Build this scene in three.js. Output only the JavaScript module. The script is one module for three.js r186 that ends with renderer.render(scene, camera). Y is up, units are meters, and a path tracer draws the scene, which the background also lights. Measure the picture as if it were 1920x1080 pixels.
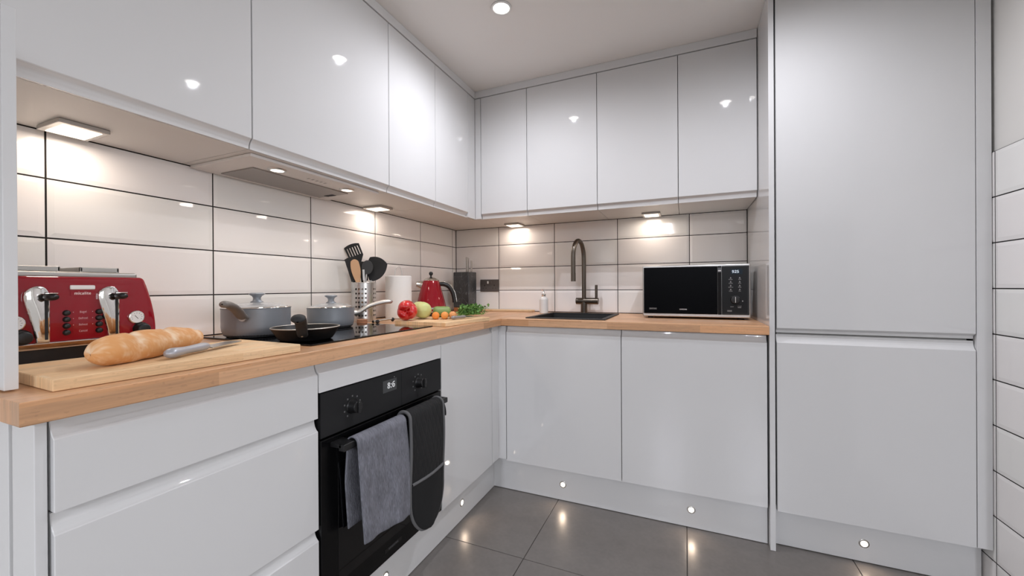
import * as THREE from 'three';
import { RoundedBoxGeometry } from 'three/addons/geometries/RoundedBoxGeometry.js';
import { mergeGeometries, toCreasedNormals } from 'three/addons/utils/BufferGeometryUtils.js';
import { RectAreaLightUniformsLib } from 'three/addons/lights/RectAreaLightUniformsLib.js';

// ---------------------------------------------------------------- camera, light levels, exposure
const scene = new THREE.Scene();
const camera = new THREE.PerspectiveCamera(2 * Math.atan(540 / 750.67) * 180 / Math.PI, 16 / 9, 0.05, 30);
camera.position.set(1.5515, 1.0892, 2.5486);
camera.rotation.order = 'YXZ';
camera.rotation.set(-0.0016, 0.4085, -0.006);
scene.background = new THREE.Color(0x000000);
const renderer = new THREE.WebGLRenderer({ antialias: true });
renderer.toneMapping = THREE.LinearToneMapping;
renderer.toneMappingExposure = 1.0;
renderer.shadowMap.enabled = true;
RectAreaLightUniformsLib.init();
const CEILING = 2.30;
const DOWN = { power: 2.75, color: 0xf6f7ff, glow: 14, angle: 1.52, soft: 0.9 };      // downlights over the units
const REAR = { power: 9.5, color: 0xf1f4fd, angle: 1.53, soft: 0.25 };                 // downlights of the open room behind
const DAY = { power: 4.6, color: 0xf3f5fb, glow: 2.5, y0: 1.0, y1: 2.1, z0: 2.3, z1: 5.1 };   // window of the open room
const LED = { power: 28, color: 0xffeddd, glow: 3.2 };         // warm lights under the wall cabinets
const HOOD = { power: 0.3, color: 0xfff4e8, glow: 3.0 };
const KICK = { power: 0.028, color: 0xffe2c6, glow: 7 };       // small lights in the plinth
const DOWNLIGHTS = [[0.827, 0.973, 0], [1.80, 1.14, 0], [1.25, 5.9, 1], [2.6, 5.9, 1], [1.25, 7.0, 1], [2.6, 7.0, 1]];

// ---------------------------------------------------------------- helpers
const taken = new Map();
function numbered(name) {
  const n = taken.get(name) || 0; taken.set(name, n + 1);
  return n ? `${name}_${String(n).padStart(3, '0')}` : name;
}
function shade(o) { o.castShadow = true; o.receiveShadow = true; return o; }
function mesh(name, geo, mat, parent) {
  const m = shade(new THREE.Mesh(geo, mat)); m.name = name;
  if (parent) parent.add(m);
  return m;
}
function thing(name, label, category, pos = [0, 0, 0], turn = 0, group) {
  const g = new THREE.Group(); g.name = numbered(name); g.position.set(...pos); g.rotation.y = turn;
  g.userData = { label, category }; if (group) g.userData.group = group;
  scene.add(g); return g;
}
function single(name, geo, mat, label, category, pos = [0, 0, 0], turn = 0, group) {
  const m = mesh(numbered(name), geo, mat); m.position.set(...pos); m.rotation.y = turn;
  m.userData = { label, category }; if (group) m.userData.group = group;
  scene.add(m); return m;
}
function structure(name, label, category) {
  const g = new THREE.Group(); g.name = name; g.userData = { kind: 'structure', label, category };
  scene.add(g); return g;
}
let seed = 12345;
function rnd() { seed = (seed * 1664525 + 1013904223) >>> 0; return seed / 4294967296; }
function hash(x, y, z = 0) {
  let h = (x * 374761393 + y * 668265263 + z * 2147483647) | 0;
  h = Math.imul(h ^ (h >>> 13), 1274126177); h ^= h >>> 16;
  return (h >>> 0) / 4294967296;
}
const sm = t => t * t * (3 - 2 * t);
function noise2(x, y, s = 0, px = 0, py = 0) {
  const i = Math.floor(x), j = Math.floor(y), fx = sm(x - i), fy = sm(y - j);
  const w = (a, p) => p ? ((a % p) + p) % p : a;
  const a = hash(w(i, px), w(j, py), s), b = hash(w(i + 1, px), w(j, py), s), c = hash(w(i, px), w(j + 1, py), s), d = hash(w(i + 1, px), w(j + 1, py), s);
  return (a + (b - a) * fx) * (1 - fy) + (c + (d - c) * fx) * fy;
}
function box(x0, x1, y0, y1, z0, z1) {
  const g = new THREE.BoxGeometry(x1 - x0, y1 - y0, z1 - z0); g.translate((x0 + x1) / 2, (y0 + y1) / 2, (z0 + z1) / 2); return g;
}
function rbox(x0, x1, y0, y1, z0, z1, r = 0.002, s = 2) {
  const g = new RoundedBoxGeometry(x1 - x0, y1 - y0, z1 - z0, s, r); g.translate((x0 + x1) / 2, (y0 + y1) / 2, (z0 + z1) / 2); return g;
}
function cyl(r0, r1, h, seg = 32, open = false) { const g = new THREE.CylinderGeometry(r1, r0, h, seg, 1, open); g.translate(0, h / 2, 0); return g; }
function lathe(pts, seg = 48) { return new THREE.LatheGeometry(pts.map(p => new THREE.Vector2(Math.max(p[0], 0.00001), p[1])), seg); }
function merged(list) {
  return mergeGeometries(list.map(g => { const n = g.index ? g.toNonIndexed() : g; for (const k of Object.keys(n.attributes)) if (!['position', 'normal', 'uv'].includes(k)) n.deleteAttribute(k); return n; }));
}
function tube(pts, r, seg = 32, rad = 10, closed = false) {
  return new THREE.TubeGeometry(new THREE.CatmullRomCurve3(pts.map(p => new THREE.Vector3(...p)), closed), seg, r, rad, closed);
}
// uv in metres, the grain (u) running along the given axis
function uvMetres(geo, grain = 'x', su = 1, sv = 1, ou = 0, ov = 0) {
  const g = geo.index ? geo.toNonIndexed() : geo, p = g.attributes.position, n = g.attributes.normal, uv = new Float32Array(p.count * 2);
  const ax = { x: 0, y: 1, z: 2 }, gi = ax[grain], rest = [0, 1, 2].filter(i => i !== gi);
  for (let i = 0; i < p.count; i++) {
    const P = [p.getX(i), p.getY(i), p.getZ(i)], N = [Math.abs(n.getX(i)), Math.abs(n.getY(i)), Math.abs(n.getZ(i))];
    let u = P[gi], v;
    if (N[gi] > 0.7) { u = P[rest[0]] * 0.15; v = P[rest[1]] ; if (grain !== 'y') { u = P[1] * 0.3; v = P[rest.find(k => k !== 1)]; } }
    else v = N[rest[0]] > N[rest[1]] ? P[rest[1]] : P[rest[0]];
    uv[2 * i] = (u + ou) / su; uv[2 * i + 1] = (v + ov) / sv;
  }
  g.setAttribute('uv', new THREE.BufferAttribute(uv, 2)); return g;
}
function dataTex(w, h, f, srgb = true) {
  const a = new Uint8Array(w * h * 4);
  for (let y = 0; y < h; y++) for (let x = 0; x < w; x++) {
    const c = f(x, y), k = (y * w + x) * 4; a[k] = Math.max(0, Math.min(255, c[0])); a[k + 1] = Math.max(0, Math.min(255, c[1])); a[k + 2] = Math.max(0, Math.min(255, c[2])); a[k + 3] = 255;
  }
  const t = new THREE.DataTexture(a, w, h); t.wrapS = t.wrapT = THREE.RepeatWrapping; t.magFilter = THREE.LinearFilter; t.minFilter = THREE.LinearMipmapLinearFilter; t.generateMipmaps = true;
  if (srgb) t.colorSpace = THREE.SRGBColorSpace; t.needsUpdate = true; return t;
}
function canvasTex(w, h, draw) {
  const c = document.createElement('canvas'); c.width = w; c.height = h; const x = c.getContext('2d'); draw(x, w, h);
  const t = new THREE.CanvasTexture(c); t.colorSpace = THREE.SRGBColorSpace; return t;
}
// a sheet with thickness from a surface f(u, v)
function thickSheet(f, nu, nv, t) {
  const P = [], N = [], pos = [], uv = [];
  const at = (u, v) => new THREE.Vector3(...f(u, v));
  for (let j = 0; j <= nv; j++) for (let i = 0; i <= nu; i++) {
    const u = i / nu, v = j / nv, e = 1e-3, p = at(u, v);
    const du = at(Math.min(1, u + e), v).sub(at(Math.max(0, u - e), v)), dv = at(u, Math.min(1, v + e)).sub(at(u, Math.max(0, v - e)));
    P.push(p); N.push(du.cross(dv).normalize());
  }
  const W = nu + 1, idx = [], total = W * (nv + 1);
  for (const s of [1, -1]) for (let k = 0; k < total; k++) { pos.push(P[k].x + N[k].x * s * t / 2, P[k].y + N[k].y * s * t / 2, P[k].z + N[k].z * s * t / 2); uv.push((k % W) / nu, Math.floor(k / W) / nv); }
  for (let j = 0; j < nv; j++) for (let i = 0; i < nu; i++) {
    const a = j * W + i, b = a + 1, c = a + W, d = c + 1;
    idx.push(a, b, d, a, d, c, total + a, total + d, total + b, total + a, total + c, total + d);
  }
  const edge = (a, b) => idx.push(a, total + a, b, b, total + a, total + b);
  for (let i = 0; i < nu; i++) { edge(i, i + 1); edge(nv * W + i + 1, nv * W + i); }
  for (let j = 0; j < nv; j++) { edge((j + 1) * W, j * W); edge(j * W + nu, (j + 1) * W + nu); }
  const g = new THREE.BufferGeometry(); g.setAttribute('position', new THREE.Float32BufferAttribute(pos, 3)); g.setAttribute('uv', new THREE.Float32BufferAttribute(uv, 2)); g.setIndex(idx);
  g.computeVertexNormals(); return g;
}
// a closed body swept along z from 0 to L; ring(t, a) gives [x, y]
function loft(L, nt, na, ring, capEnds = true) {
  const pos = [], idx = [], uv = [];
  for (let j = 0; j <= nt; j++) for (let i = 0; i <= na; i++) { const t = j / nt, a = i / na * Math.PI * 2, r = ring(t, a); pos.push(r[0], r[1], r[2] === undefined ? t * L : r[2]); uv.push(i / na, t); }
  const W = na + 1;
  for (let j = 0; j < nt; j++) for (let i = 0; i < na; i++) { const a = j * W + i; idx.push(a, a + 1, a + W + 1, a, a + W + 1, a + W); }
  if (capEnds) for (const [j, s] of [[0, 1], [nt, -1]]) {
    let cx = 0, cy = 0, cz = 0; for (let i = 0; i < na; i++) { const k = (j * W + i) * 3; cx += pos[k]; cy += pos[k + 1]; cz += pos[k + 2]; }
    const c = pos.length / 3; pos.push(cx / na, cy / na, cz / na); uv.push(0.5, j / nt);
    for (let i = 0; i < na; i++) s > 0 ? idx.push(c, j * W + i + 1, j * W + i) : idx.push(c, j * W + i, j * W + i + 1);
  }
  const g = new THREE.BufferGeometry(); g.setAttribute('position', new THREE.Float32BufferAttribute(pos, 3)); g.setAttribute('uv', new THREE.Float32BufferAttribute(uv, 2)); g.setIndex(idx); g.computeVertexNormals(); return g;
}
function between(geo, a, b) {   // place a body built along +z (or a lathe along +y turned by the caller) from a to b
  const A = new THREE.Vector3(...a), B = new THREE.Vector3(...b), q = new THREE.Quaternion().setFromUnitVectors(new THREE.Vector3(0, 0, 1), B.clone().sub(A).normalize());
  return geo.applyQuaternion(q).translate(A.x, A.y, A.z);
}

// ---------------------------------------------------------------- materials
const std = (o) => new THREE.MeshStandardMaterial(o);
const phys = (o) => new THREE.MeshPhysicalMaterial(o);
const GRAINU = 1.6, GRAINV = 0.8;
function woodTex(base, tone, w = 2048, h = 1024, stave = 20, len = 4, s0 = 0) {
  return dataTex(w, h, (x, y) => {
    const row = Math.floor(y / h * stave), off = hash(row, 7, s0), fx = (x / w * len + off) % len, k = Math.floor(fx);
    const id = hash(row, k, 3 + s0), warm = hash(row, k, 5 + s0);
    const g = noise2(x * 10 / w, y * 190 / h, row * 13 + k + s0, 10, 190) * 0.55 + noise2(x * 48 / w, y * 420 / h, 91 + s0, 48, 420) * 0.45;
    const fleck = noise2(x * 150 / w, y * 260 / h, 17 + s0, 150, 260) > 0.83 ? -0.05 : 0;
    const m = 1 + (id - 0.5) * tone + (g - 0.5) * 0.16 + fleck;
    return [base[0] * m, base[1] * m * (1 - (warm - 0.5) * 0.05), base[2] * m * (1 - (warm - 0.5) * 0.12)];
  });
}
const worktopTex = woodTex([205, 158, 118], 0.14);
const boardTex = woodTex([222, 188, 146], 0.09, 1024, 512, 14, 3, 40);
const M = {};
M.gloss = phys({ color: 0xd7d7d7, roughness: 0.6, specularIntensity: 0.0, clearcoat: 1, clearcoatRoughness: 0.03, ior: 1.5 });
M.carcass = std({ color: 0xd8d6d3, roughness: 0.45 });
M.paint = phys({ color: 0xdedcd8, roughness: 0.95, specularIntensity: 0 });
M.darkPaint = phys({ color: 0x3a3b3d, roughness: 0.95, specularIntensity: 0.2 });
M.ceilingPaint = std({ color: 0xeeece9, roughness: 0.9 });
M.tiles = [0xeeebe9, 0xecebe8, 0xf0edeb].map(c => phys({ color: c, roughness: 0.5, specularIntensity: 0.2, clearcoat: 1, clearcoatRoughness: 0.05 }));
M.grout = std({ color: 0x1d1918, roughness: 0.95 });
const mottled = dataTex(512, 512, (x, y) => { const n = noise2(x / 9, y / 9, 4, 57, 57) * 0.5 + noise2(x / 40, y / 40, 8, 13, 13) * 0.5, m = 1 + (n - 0.5) * 0.10; return [113 * m, 108 * m, 104 * m]; });
M.floorTile = phys({ map: mottled, roughness: 0.33, clearcoat: 0.35, clearcoatRoughness: 0.28 });
M.floorGrout = std({ color: 0x3d3835, roughness: 0.95 });
M.worktop = phys({ map: worktopTex, roughness: 0.42, clearcoat: 0.25, clearcoatRoughness: 0.3 });
M.board = std({ map: boardTex, roughness: 0.62 });
M.blackGlass = phys({ color: 0x050506, roughness: 0.04, ior: 1.5 });
M.ovenGlass = phys({ color: 0x09090a, roughness: 0.22, specularIntensity: 0.45 });
M.ovenPanel = phys({ color: 0x1a1a1b, roughness: 0.45, specularIntensity: 0.18 });
M.blackPlastic = std({ color: 0x121213, roughness: 0.42 });
M.mattBlack = std({ color: 0x191a1b, roughness: 0.7 });
M.sink = std({ color: 0x222324, roughness: 0.55 });
M.steel = std({ color: 0xc6c4c1, roughness: 0.28, metalness: 1 });
M.brushed = std({ color: 0xb5b2ad, roughness: 0.42, metalness: 1 });
M.chrome = std({ color: 0xe6e4e1, roughness: 0.08, metalness: 1 });
M.gunmetal = std({ color: 0x6d665e, roughness: 0.3, metalness: 1 });
M.red = phys({ color: 0x8c0a1c, roughness: 0.5, specularIntensity: 0.1, clearcoat: 1, clearcoatRoughness: 0.04 });
M.potGrey = std({ color: 0x858a90, roughness: 0.45, metalness: 0.35 });
M.potDark = std({ color: 0x2c2d2f, roughness: 0.5 });
M.handleGrey = std({ color: 0x6f6a66, roughness: 0.5 });
M.silverPaint = std({ color: 0xb9b6b2, roughness: 0.35, metalness: 0.7 });
M.paper = std({ color: 0xe8e8e6, roughness: 0.95 });
M.whitePlastic = std({ color: 0xe6e6e4, roughness: 0.4 });
M.woodSpoon = std({ color: 0xc79f7b, roughness: 0.7 });
M.darkPlate = std({ color: 0x5e5956, roughness: 0.4, metalness: 0.25 });
M.hoodFilter = std({ color: 0x9b9692, roughness: 0.45, metalness: 0.5 });
M.hoodWhite = std({ color: 0xdcd9d6, roughness: 0.45 });
function glowMat(color, k) { return std({ color: 0x222222, emissive: color, emissiveIntensity: k, roughness: 0.5 }); }
M.downLens = glowMat(0xfffaf2, DOWN.glow);
M.ledLens = glowMat(0xffe9cf, LED.glow);
M.hoodLens = glowMat(0xfff4e4, HOOD.glow);
M.kickLens = glowMat(0xfff0dc, KICK.glow);

// ---------------------------------------------------------------- room shell
const WT = 0.924, WTB = 0.887, XR = 2.53, ZEND = 7.8, XFAR = 5.2, ZR = 1.92, PITCH = 0.158, ROW3 = 1.0694, TILETOP = 1.5114, COL = 0.4091, TH = 0.009;
const tileCache = new Map();
function tileGeo(w, h) {      // face towards +z, back at z = 0, bevelled border
  const key = w.toFixed(3) + 'x' + h.toFixed(3);
  if (tileCache.has(key)) return tileCache.get(key);
  const a = w / 2, b = h / 2, i = Math.min(0.013, w / 4), z1 = TH - 0.0016, z2 = TH;
  const r = [[-a, -b, 0], [a, -b, 0], [a, b, 0], [-a, b, 0], [-a, -b, z1], [a, -b, z1], [a, b, z1], [-a, b, z1], [-a + i, -b + i, z2], [a - i, -b + i, z2], [a - i, b - i, z2], [-a + i, b - i, z2]];
  const pos = [], q = (A, B, C, D) => { for (const k of [A, B, C, A, C, D]) pos.push(...r[k]); };
  q(8, 9, 10, 11);
  for (let k = 0; k < 4; k++) { const l = (k + 1) % 4; q(4 + k, 4 + l, 8 + l, 8 + k); q(k, l, 4 + l, 4 + k); }
  const g = new THREE.BufferGeometry(); g.setAttribute('position', new THREE.Float32BufferAttribute(pos, 3)); g.computeVertexNormals();
  g.setAttribute('uv', new THREE.Float32BufferAttribute(new Float32Array(pos.length / 3 * 2), 2));
  tileCache.set(key, g); return g;
}
let tileNo = 0;
function layTiles(parent, cols, rows, place, turn) {
  for (let r = 0; r + 1 < rows.length; r++) for (let c = 0; c + 1 < cols.length; c++) {
    const g = 0.0042, w = cols[c + 1] - cols[c] - g, h = rows[r + 1] - rows[r] - g;
    const t = mesh('wall_tile', tileGeo(w, h), M.tiles[tileNo++ % 3], parent);
    t.position.set(...place((cols[c] + cols[c + 1]) / 2, (rows[r] + rows[r + 1]) / 2)); t.rotation.y = turn;
    t.rotation.x = (hash(r, c, 71) - 0.5) * 0.0; 
  }
}
const floor = structure('floor', 'grey square floor tiles with thin dark joints', 'floor');
mesh('floor_bed', box(-0.12, XFAR + 0.12, -0.12, -0.0022, -0.12, ZEND + 0.12), M.floorGrout, floor);
{
  const cache = new Map();
  const xs = [-0.01, 0.347, 0.950, 1.553, 2.156, 2.759, 3.362, 3.965, 4.568, XFAR + 0.01], zs = [-0.01, 0.457, 1.060, 1.663, 2.266, 2.869, 3.472, 4.075, 4.678, 5.281, 5.884, 6.487, 7.09, ZEND + 0.01];
  for (let i = 0; i + 1 < xs.length; i++) for (let j = 0; j + 1 < zs.length; j++) {
    if (xs[i] > 2.6 && zs[j + 1] < ZR) continue;
    const w = xs[i + 1] - xs[i] - 0.003, d = zs[j + 1] - zs[j] - 0.003, key = `${w.toFixed(3)}_${d.toFixed(3)}`;
    if (!cache.has(key)) cache.set(key, uvMetres(rbox(-w / 2, w / 2, -0.009, 0, -d / 2, d / 2, 0.001, 1), 'x', 0.6, 0.6));
    mesh('floor_tile', cache.get(key), M.floorTile, floor).position.set((xs[i] + xs[i + 1]) / 2, 0, (zs[j] + zs[j + 1]) / 2);
  }
}
const ceiling = structure('ceiling', 'plain white painted ceiling above the kitchen units', 'ceiling');
mesh('plasterboard', box(-0.12, XFAR + 0.12, CEILING, CEILING + 0.12, -0.12, ZEND + 0.12), M.ceilingPaint, ceiling);

const rowsMain = [WT + 0.002, ROW3, ROW3 + PITCH, ROW3 + 2 * PITCH, TILETOP];
const wallLeft = structure('wall_left', 'white wall with stacked glossy tiles and dark grout above the hob', 'wall');
mesh('plaster', box(-0.12, -TH, 0, CEILING, -0.12, ZEND + 0.12), M.paint, wallLeft);
mesh('grout', box(-TH, -0.0022, WT - 0.03, TILETOP + 0.012, -TH, 2.29), M.grout, wallLeft);
layTiles(wallLeft, [0, 0.0458, 0.4287, 0.4287 + COL, 0.4287 + 2 * COL, 0.4287 + 3 * COL, 0.4287 + 4 * COL, 2.285], rowsMain, (c, r) => [-TH, r, c], Math.PI / 2);
const wallBack = structure('wall_back', 'white wall with stacked glossy tiles and dark grout behind the sink', 'wall');
mesh('plaster', box(-TH, XR + 0.12, 0, CEILING, -0.12, -TH), M.paint, wallBack);
mesh('grout', box(-TH + 0.001, 1.885, WT - 0.03, TILETOP + 0.012, -TH, -0.0022), M.grout, wallBack);
layTiles(wallBack, [0, 0.3475, 0.3475 + COL, 0.3475 + 2 * COL, 0.3475 + 3 * COL, 1.867], rowsMain, (c, r) => [c, r, -TH], 0);
const wallRight = structure('wall_right', 'white wall tiled with long glossy tiles beside the tall cupboard', 'wall');
mesh('plaster', box(XR + TH, XR + 0.12, 0, CEILING, -TH, ZR), M.paint, wallRight);
mesh('plaster', box(XR + 0.12, XFAR + 0.12, 0, CEILING, ZR - 0.12, ZR), M.paint, wallRight);
{ // far end of the open room with its window opening
  const w = new THREE.Shape([[ZR - 0.12, 0], [ZEND + 0.12, 0], [ZEND + 0.12, CEILING], [ZR - 0.12, CEILING]].map(p => new THREE.Vector2(...p)));
  w.holes.push(new THREE.Path([[DAY.z0, DAY.y0], [DAY.z0, DAY.y1], [DAY.z1, DAY.y1], [DAY.z1, DAY.y0]].map(p => new THREE.Vector2(...p))));
  const g = new THREE.ExtrudeGeometry(w, { depth: 0.12, bevelEnabled: false }); g.rotateY(-Math.PI / 2); g.translate(XFAR + 0.12, 0, 0);
  mesh('plaster', g, M.paint, wallRight);
  const win = structure('window_1', 'wide white framed window at the far end of the open room', 'window');
  const zc = (DAY.z0 + DAY.z1) / 2, yc = (DAY.y0 + DAY.y1) / 2, f = [];
  for (const z of [DAY.z0 + 0.025, zc, DAY.z1 - 0.025]) f.push(box(XFAR + 0.03, XFAR + 0.09, DAY.y0, DAY.y1, z - 0.025, z + 0.025));
  for (const y of [DAY.y0 + 0.025, DAY.y1 - 0.025]) f.push(box(XFAR + 0.03, XFAR + 0.09, y - 0.025, y + 0.025, DAY.z0, DAY.z1));
  mesh('window_frame', merged(f), M.whitePlastic, win);
  const pane = std({ color: 0x222222, emissive: DAY.color, emissiveIntensity: DAY.glow, roughness: 0.4 });
  mesh('window_pane', box(XFAR + 0.065, XFAR + 0.07, DAY.y0 + 0.05, DAY.y1 - 0.05, DAY.z0 + 0.05, zc - 0.025), pane, win);
  mesh('window_pane', box(XFAR + 0.065, XFAR + 0.07, DAY.y0 + 0.05, DAY.y1 - 0.05, zc + 0.025, DAY.z1 - 0.05), pane, win);
  const l = new THREE.RectAreaLight(DAY.color, DAY.power, DAY.z1 - DAY.z0 - 0.1, DAY.y1 - DAY.y0 - 0.1); l.position.set(XFAR + 0.02, yc, zc); l.rotation.y = Math.PI / 2; scene.add(l);
}
mesh('grout', box(XR + 0.0022, XR + TH, 0, 1.549, 0.40, 0.622 + 3 * COL), M.grout, wallRight);
{
  const rows = [0.001]; for (let y = 1.0753 - 6 * PITCH; y < 1.56; y += PITCH) rows.push(y);
  layTiles(wallRight, [0.40, 0.622, 0.622 + COL, 0.622 + 2 * COL, 0.622 + 3 * COL], rows, (c, r) => [XR + TH, r, c], -Math.PI / 2);
}
const wallFront = structure('wall_front', 'dark grey painted far wall of the open room', 'wall');
mesh('plaster', box(-TH, XFAR, 0, CEILING, ZEND, ZEND + 0.12), M.darkPaint, wallFront);

// ---------------------------------------------------------------- fitted units: fronts with a finger scoop
const T = 0.022, FX = 0.632, FZ = 0.612, UX = 0.3585, PX = 0.585, PZ = 0.575;
const frontCache = new Map();
function frontGeo(w, h, kind, s = 0.034) {   // faces +x, back at x = 0, y from 0 to h, centred on z
  const key = [w.toFixed(4), h.toFixed(4), kind, s].join();
  if (frontCache.has(key)) return frontCache.get(key);
  const sh = new THREE.Shape();
  if (kind === 'plain') { sh.moveTo(0, 0); sh.lineTo(T, 0); sh.lineTo(T, h); sh.lineTo(0, h); }
  else {
    sh.moveTo(0, 0); sh.lineTo(T, 0); sh.lineTo(T, h - s); sh.lineTo(T - 0.0015, h - s + 0.002);
    sh.quadraticCurveTo(0.011, h - s + 0.008, 0.008, h - 0.010); sh.lineTo(0.007, h); sh.lineTo(0, h);
  }
  sh.closePath();
  let g = new THREE.ExtrudeGeometry(sh, { depth: w - 0.0024, bevelEnabled: true, bevelThickness: 0.0012, bevelSize: 0.0012, bevelOffset: -0.0012, bevelSegments: 1, curveSegments: 8 });
  g.translate(0, 0, -(w - 0.0024) / 2);
  if (kind === 'bottom') { g = g.index ? g.toNonIndexed() : g; g.scale(1, -1, 1); g.translate(0, h, 0); const p = g.attributes.position, n = p.count; for (const k of ['position', 'normal', 'uv']) { const a = g.attributes[k], z = a.itemSize, ar = a.array; for (let i = 0; i < n; i += 3) for (let c = 0; c < z; c++) { const t = ar[(i + 1) * z + c]; ar[(i + 1) * z + c] = ar[(i + 2) * z + c]; ar[(i + 2) * z + c] = t; } } g.deleteAttribute('normal'); g.computeVertexNormals(); }
  g = toCreasedNormals(g, 0.28);
  frontCache.set(key, g); return g;
}
const GAP = 0.003;
// a unit against the left wall (side 'L', along z) or the back wall (side 'B', along x), its fronts listed as [name, y0, y1, kind, scoop]
function unit(name, label, side, a0, a1, y0, y1, front, fronts, bodyDepth, bodyMat = M.carcass, bodyTop = y1, inset = 0.001) {
  const c = (a0 + a1) / 2, w = a1 - a0, t = thing(name, label, 'cupboard', side === 'L' ? [0, y0, c] : [c, y0, 0], side === 'L' ? 0 : -Math.PI / 2);
  mesh('carcass', box(0.002, bodyDepth, 0, bodyTop - y0, -w / 2 + inset, w / 2 - inset), bodyMat, t);
  for (const [n, f0, f1, kind, s] of fronts) {
    const d = mesh(n, frontGeo(w - GAP, f1 - f0, kind, s), M.gloss, t); d.position.set(front - T, f0 - y0, 0);
  }
  return t;
}
// wall units
const UB = 1.512, UT = 2.256;
const upper = (label, side, a0, a1, name = 'wall_cabinet') => unit(name, label, side, a0, a1, UB, UT, UX, [['door', UB, UT - 0.002, 'bottom', 0.030]], UX - T - 0.002);
upper('white gloss wall cupboard at the open end above the red toaster', 'L', 1.7515, 2.262);
upper('wide white gloss wall cupboard holding the extractor hood', 'L', 1.1446, 1.7515);
upper('narrow white gloss wall cupboard next to the extractor hood', 'L', 0.787, 1.1446);
{
  const t = upper('white gloss corner wall cupboard above the red kettle', 'L', 0.447, 0.787, 'corner_wall_cabinet');
  mesh('corner_carcass', merged([box(0.002, UX - T - 0.002, 0, UT - UB, -0.617 + 0.003, -0.171), box(UX - T - 0.001, 0.3980, 0, UT - UB, -0.617 + 0.003, UX - T - 0.001 - 0.617)]), M.carcass, t);
  mesh('corner_post', merged([rbox(UX - T, UX, 0, UT - UB - 0.002, 0.3595 - 0.617, -0.1715, 0.0012), rbox(UX + 0.0005, 0.3975, 0, UT - UB - 0.002, UX - T - 0.617, UX - 0.617, 0.0012)]), M.gloss, t);
}
upper('narrowest white gloss wall cupboard on the sink wall, beside the corner post', 'B', 0.3994, 0.7028);
upper('white gloss wall cupboard directly above the tap', 'B', 0.7028, 1.1131);
upper('white gloss wall cupboard between those above the tap and beside the tall panel', 'B', 1.1131, 1.5213);
upper('white gloss wall cupboard touching the tall panel, above the microwave', 'B', 1.5213, 1.866);
function trim(n, g, label) { const m = mesh(n, g, M.gloss); m.userData = { kind: 'structure', label, category: 'cornice' }; scene.add(m); }
trim('trim_1', rbox(0.002, UX + 0.004, UT + 0.002, CEILING - 0.0005, 0.002, 2.262, 0.0015), 'white gloss cornice above the hood cupboards');
trim('trim_2', rbox(UX + 0.0045, 1.866, UT + 0.002, CEILING - 0.0005, 0.002, UX + 0.004, 0.0015), 'white gloss cornice above the sink cupboards');

// base units
const drawers = unit('drawer_unit', 'white gloss three-drawer base unit under the bread board', 'L', 1.757, 2.2575, 0.175, 0.885, FX, [['drawer_front', 0.735, 0.885, 'top', 0.034], ['drawer_front', 0.433, 0.732, 'top', 0.034], ['drawer_front', 0.175, 0.430, 'top', 0.030]], 0.575, M.carcass, 0.884);
const ovenHousing = unit('oven_housing', 'white base unit built around the black oven', 'L', 1.1605, 1.757, 0.172, 0.885, FX, [['filler_front', 0.803, 0.885, 'top', 0.030]], 0.045, M.carcass, 0.884);
mesh('side_panel', box(0.046, 0.59, 0, 0.71, -0.296, -0.2935), M.carcass, ovenHousing);
mesh('side_panel', box(0.046, 0.59, 0, 0.71, 0.2935, 0.296), M.carcass, ovenHousing);
const cornerBase = unit('corner_base_cabinet', 'narrow white gloss base cupboard between the oven and the inner corner', 'L', 0.690, 1.1605, 0.175, 0.885, FX, [['door', 0.175, 0.885, 'top', 0.034]], 0.575, M.carcass, 0.884);
mesh('corner_post', merged([rbox(FX - T, FX, 0, 0.709, FZ + 0.0005 - 0.92525, 0.688 - 0.92525, 0.0012), rbox(FX - T, 0.674, 0, 0.709, FZ - T - 0.92525, FZ - 0.92525, 0.0012)]), M.gloss, cornerBase);
unit('base_cabinet', 'white gloss base cupboard under the sink next to the inner corner', 'B', 0.676, 1.272, 0.170, 0.885, FZ, [['door', 0.170, 0.885, 'top', 0.034]], 0.555, M.carcass, 0.70);
unit('base_cabinet', 'white gloss base cupboard under the microwave', 'B', 1.272, 1.862, 0.170, 0.885, FZ, [['door', 0.170, 0.885, 'top', 0.034]], 0.555, M.carcass, 0.884);
{ // end of the run
  single('side_board', rbox(0.003, 0.526, 0.001, 0.885, 2.2595, 2.274, 0.001), M.gloss, 'white side panel closing the near end of the drawer unit', 'panel');
  single('end_post', rbox(0.541, 0.622, 0.001, 0.885, 2.2595, 2.274, 0.0015), M.gloss, 'narrow white upright post beside the drawers under the worktop end', 'post');
  single('splash_panel', rbox(0.004, 0.545, WT + 0.003, 1.551, 2.267, 2.283, 0.001), M.gloss, 'thin white upright panel standing on the worktop beside the toaster', 'panel');
}
// tall unit
single('tall_end_panel', rbox(1.868, 1.8875, 0.001, CEILING - 0.002, 0.003, 0.618, 0.0012), M.gloss, 'tall thin white panel running from floor to ceiling beside the microwave', 'panel');
{
  const t = thing('tall_cabinet', 'tall white gloss cupboard with two large doors beside the tiled wall', 'cupboard', [2.1905, 0.165, 0], -Math.PI / 2), w = 0.593;
  mesh('carcass', box(0.004, 0.575, 0, CEILING - 0.17, -0.29, 0.29), M.carcass, t);
  const up = mesh('door', frontGeo(w, CEILING - 0.004 - 0.897, 'bottom', 0.020), M.gloss, t); up.position.set(0.614 - T, 0.897 - 0.165, 0);
  const lo = mesh('door', frontGeo(w, 0.890 - 0.165, 'top', 0.034), M.gloss, t); lo.position.set(0.614 - T, 0, 0);
  mesh('filler_strip', rbox(0.614 - T, 0.614, 0, CEILING - 0.004 - 0.165, -0.3375, -0.2985, 0.001), M.gloss, t);
}
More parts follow.
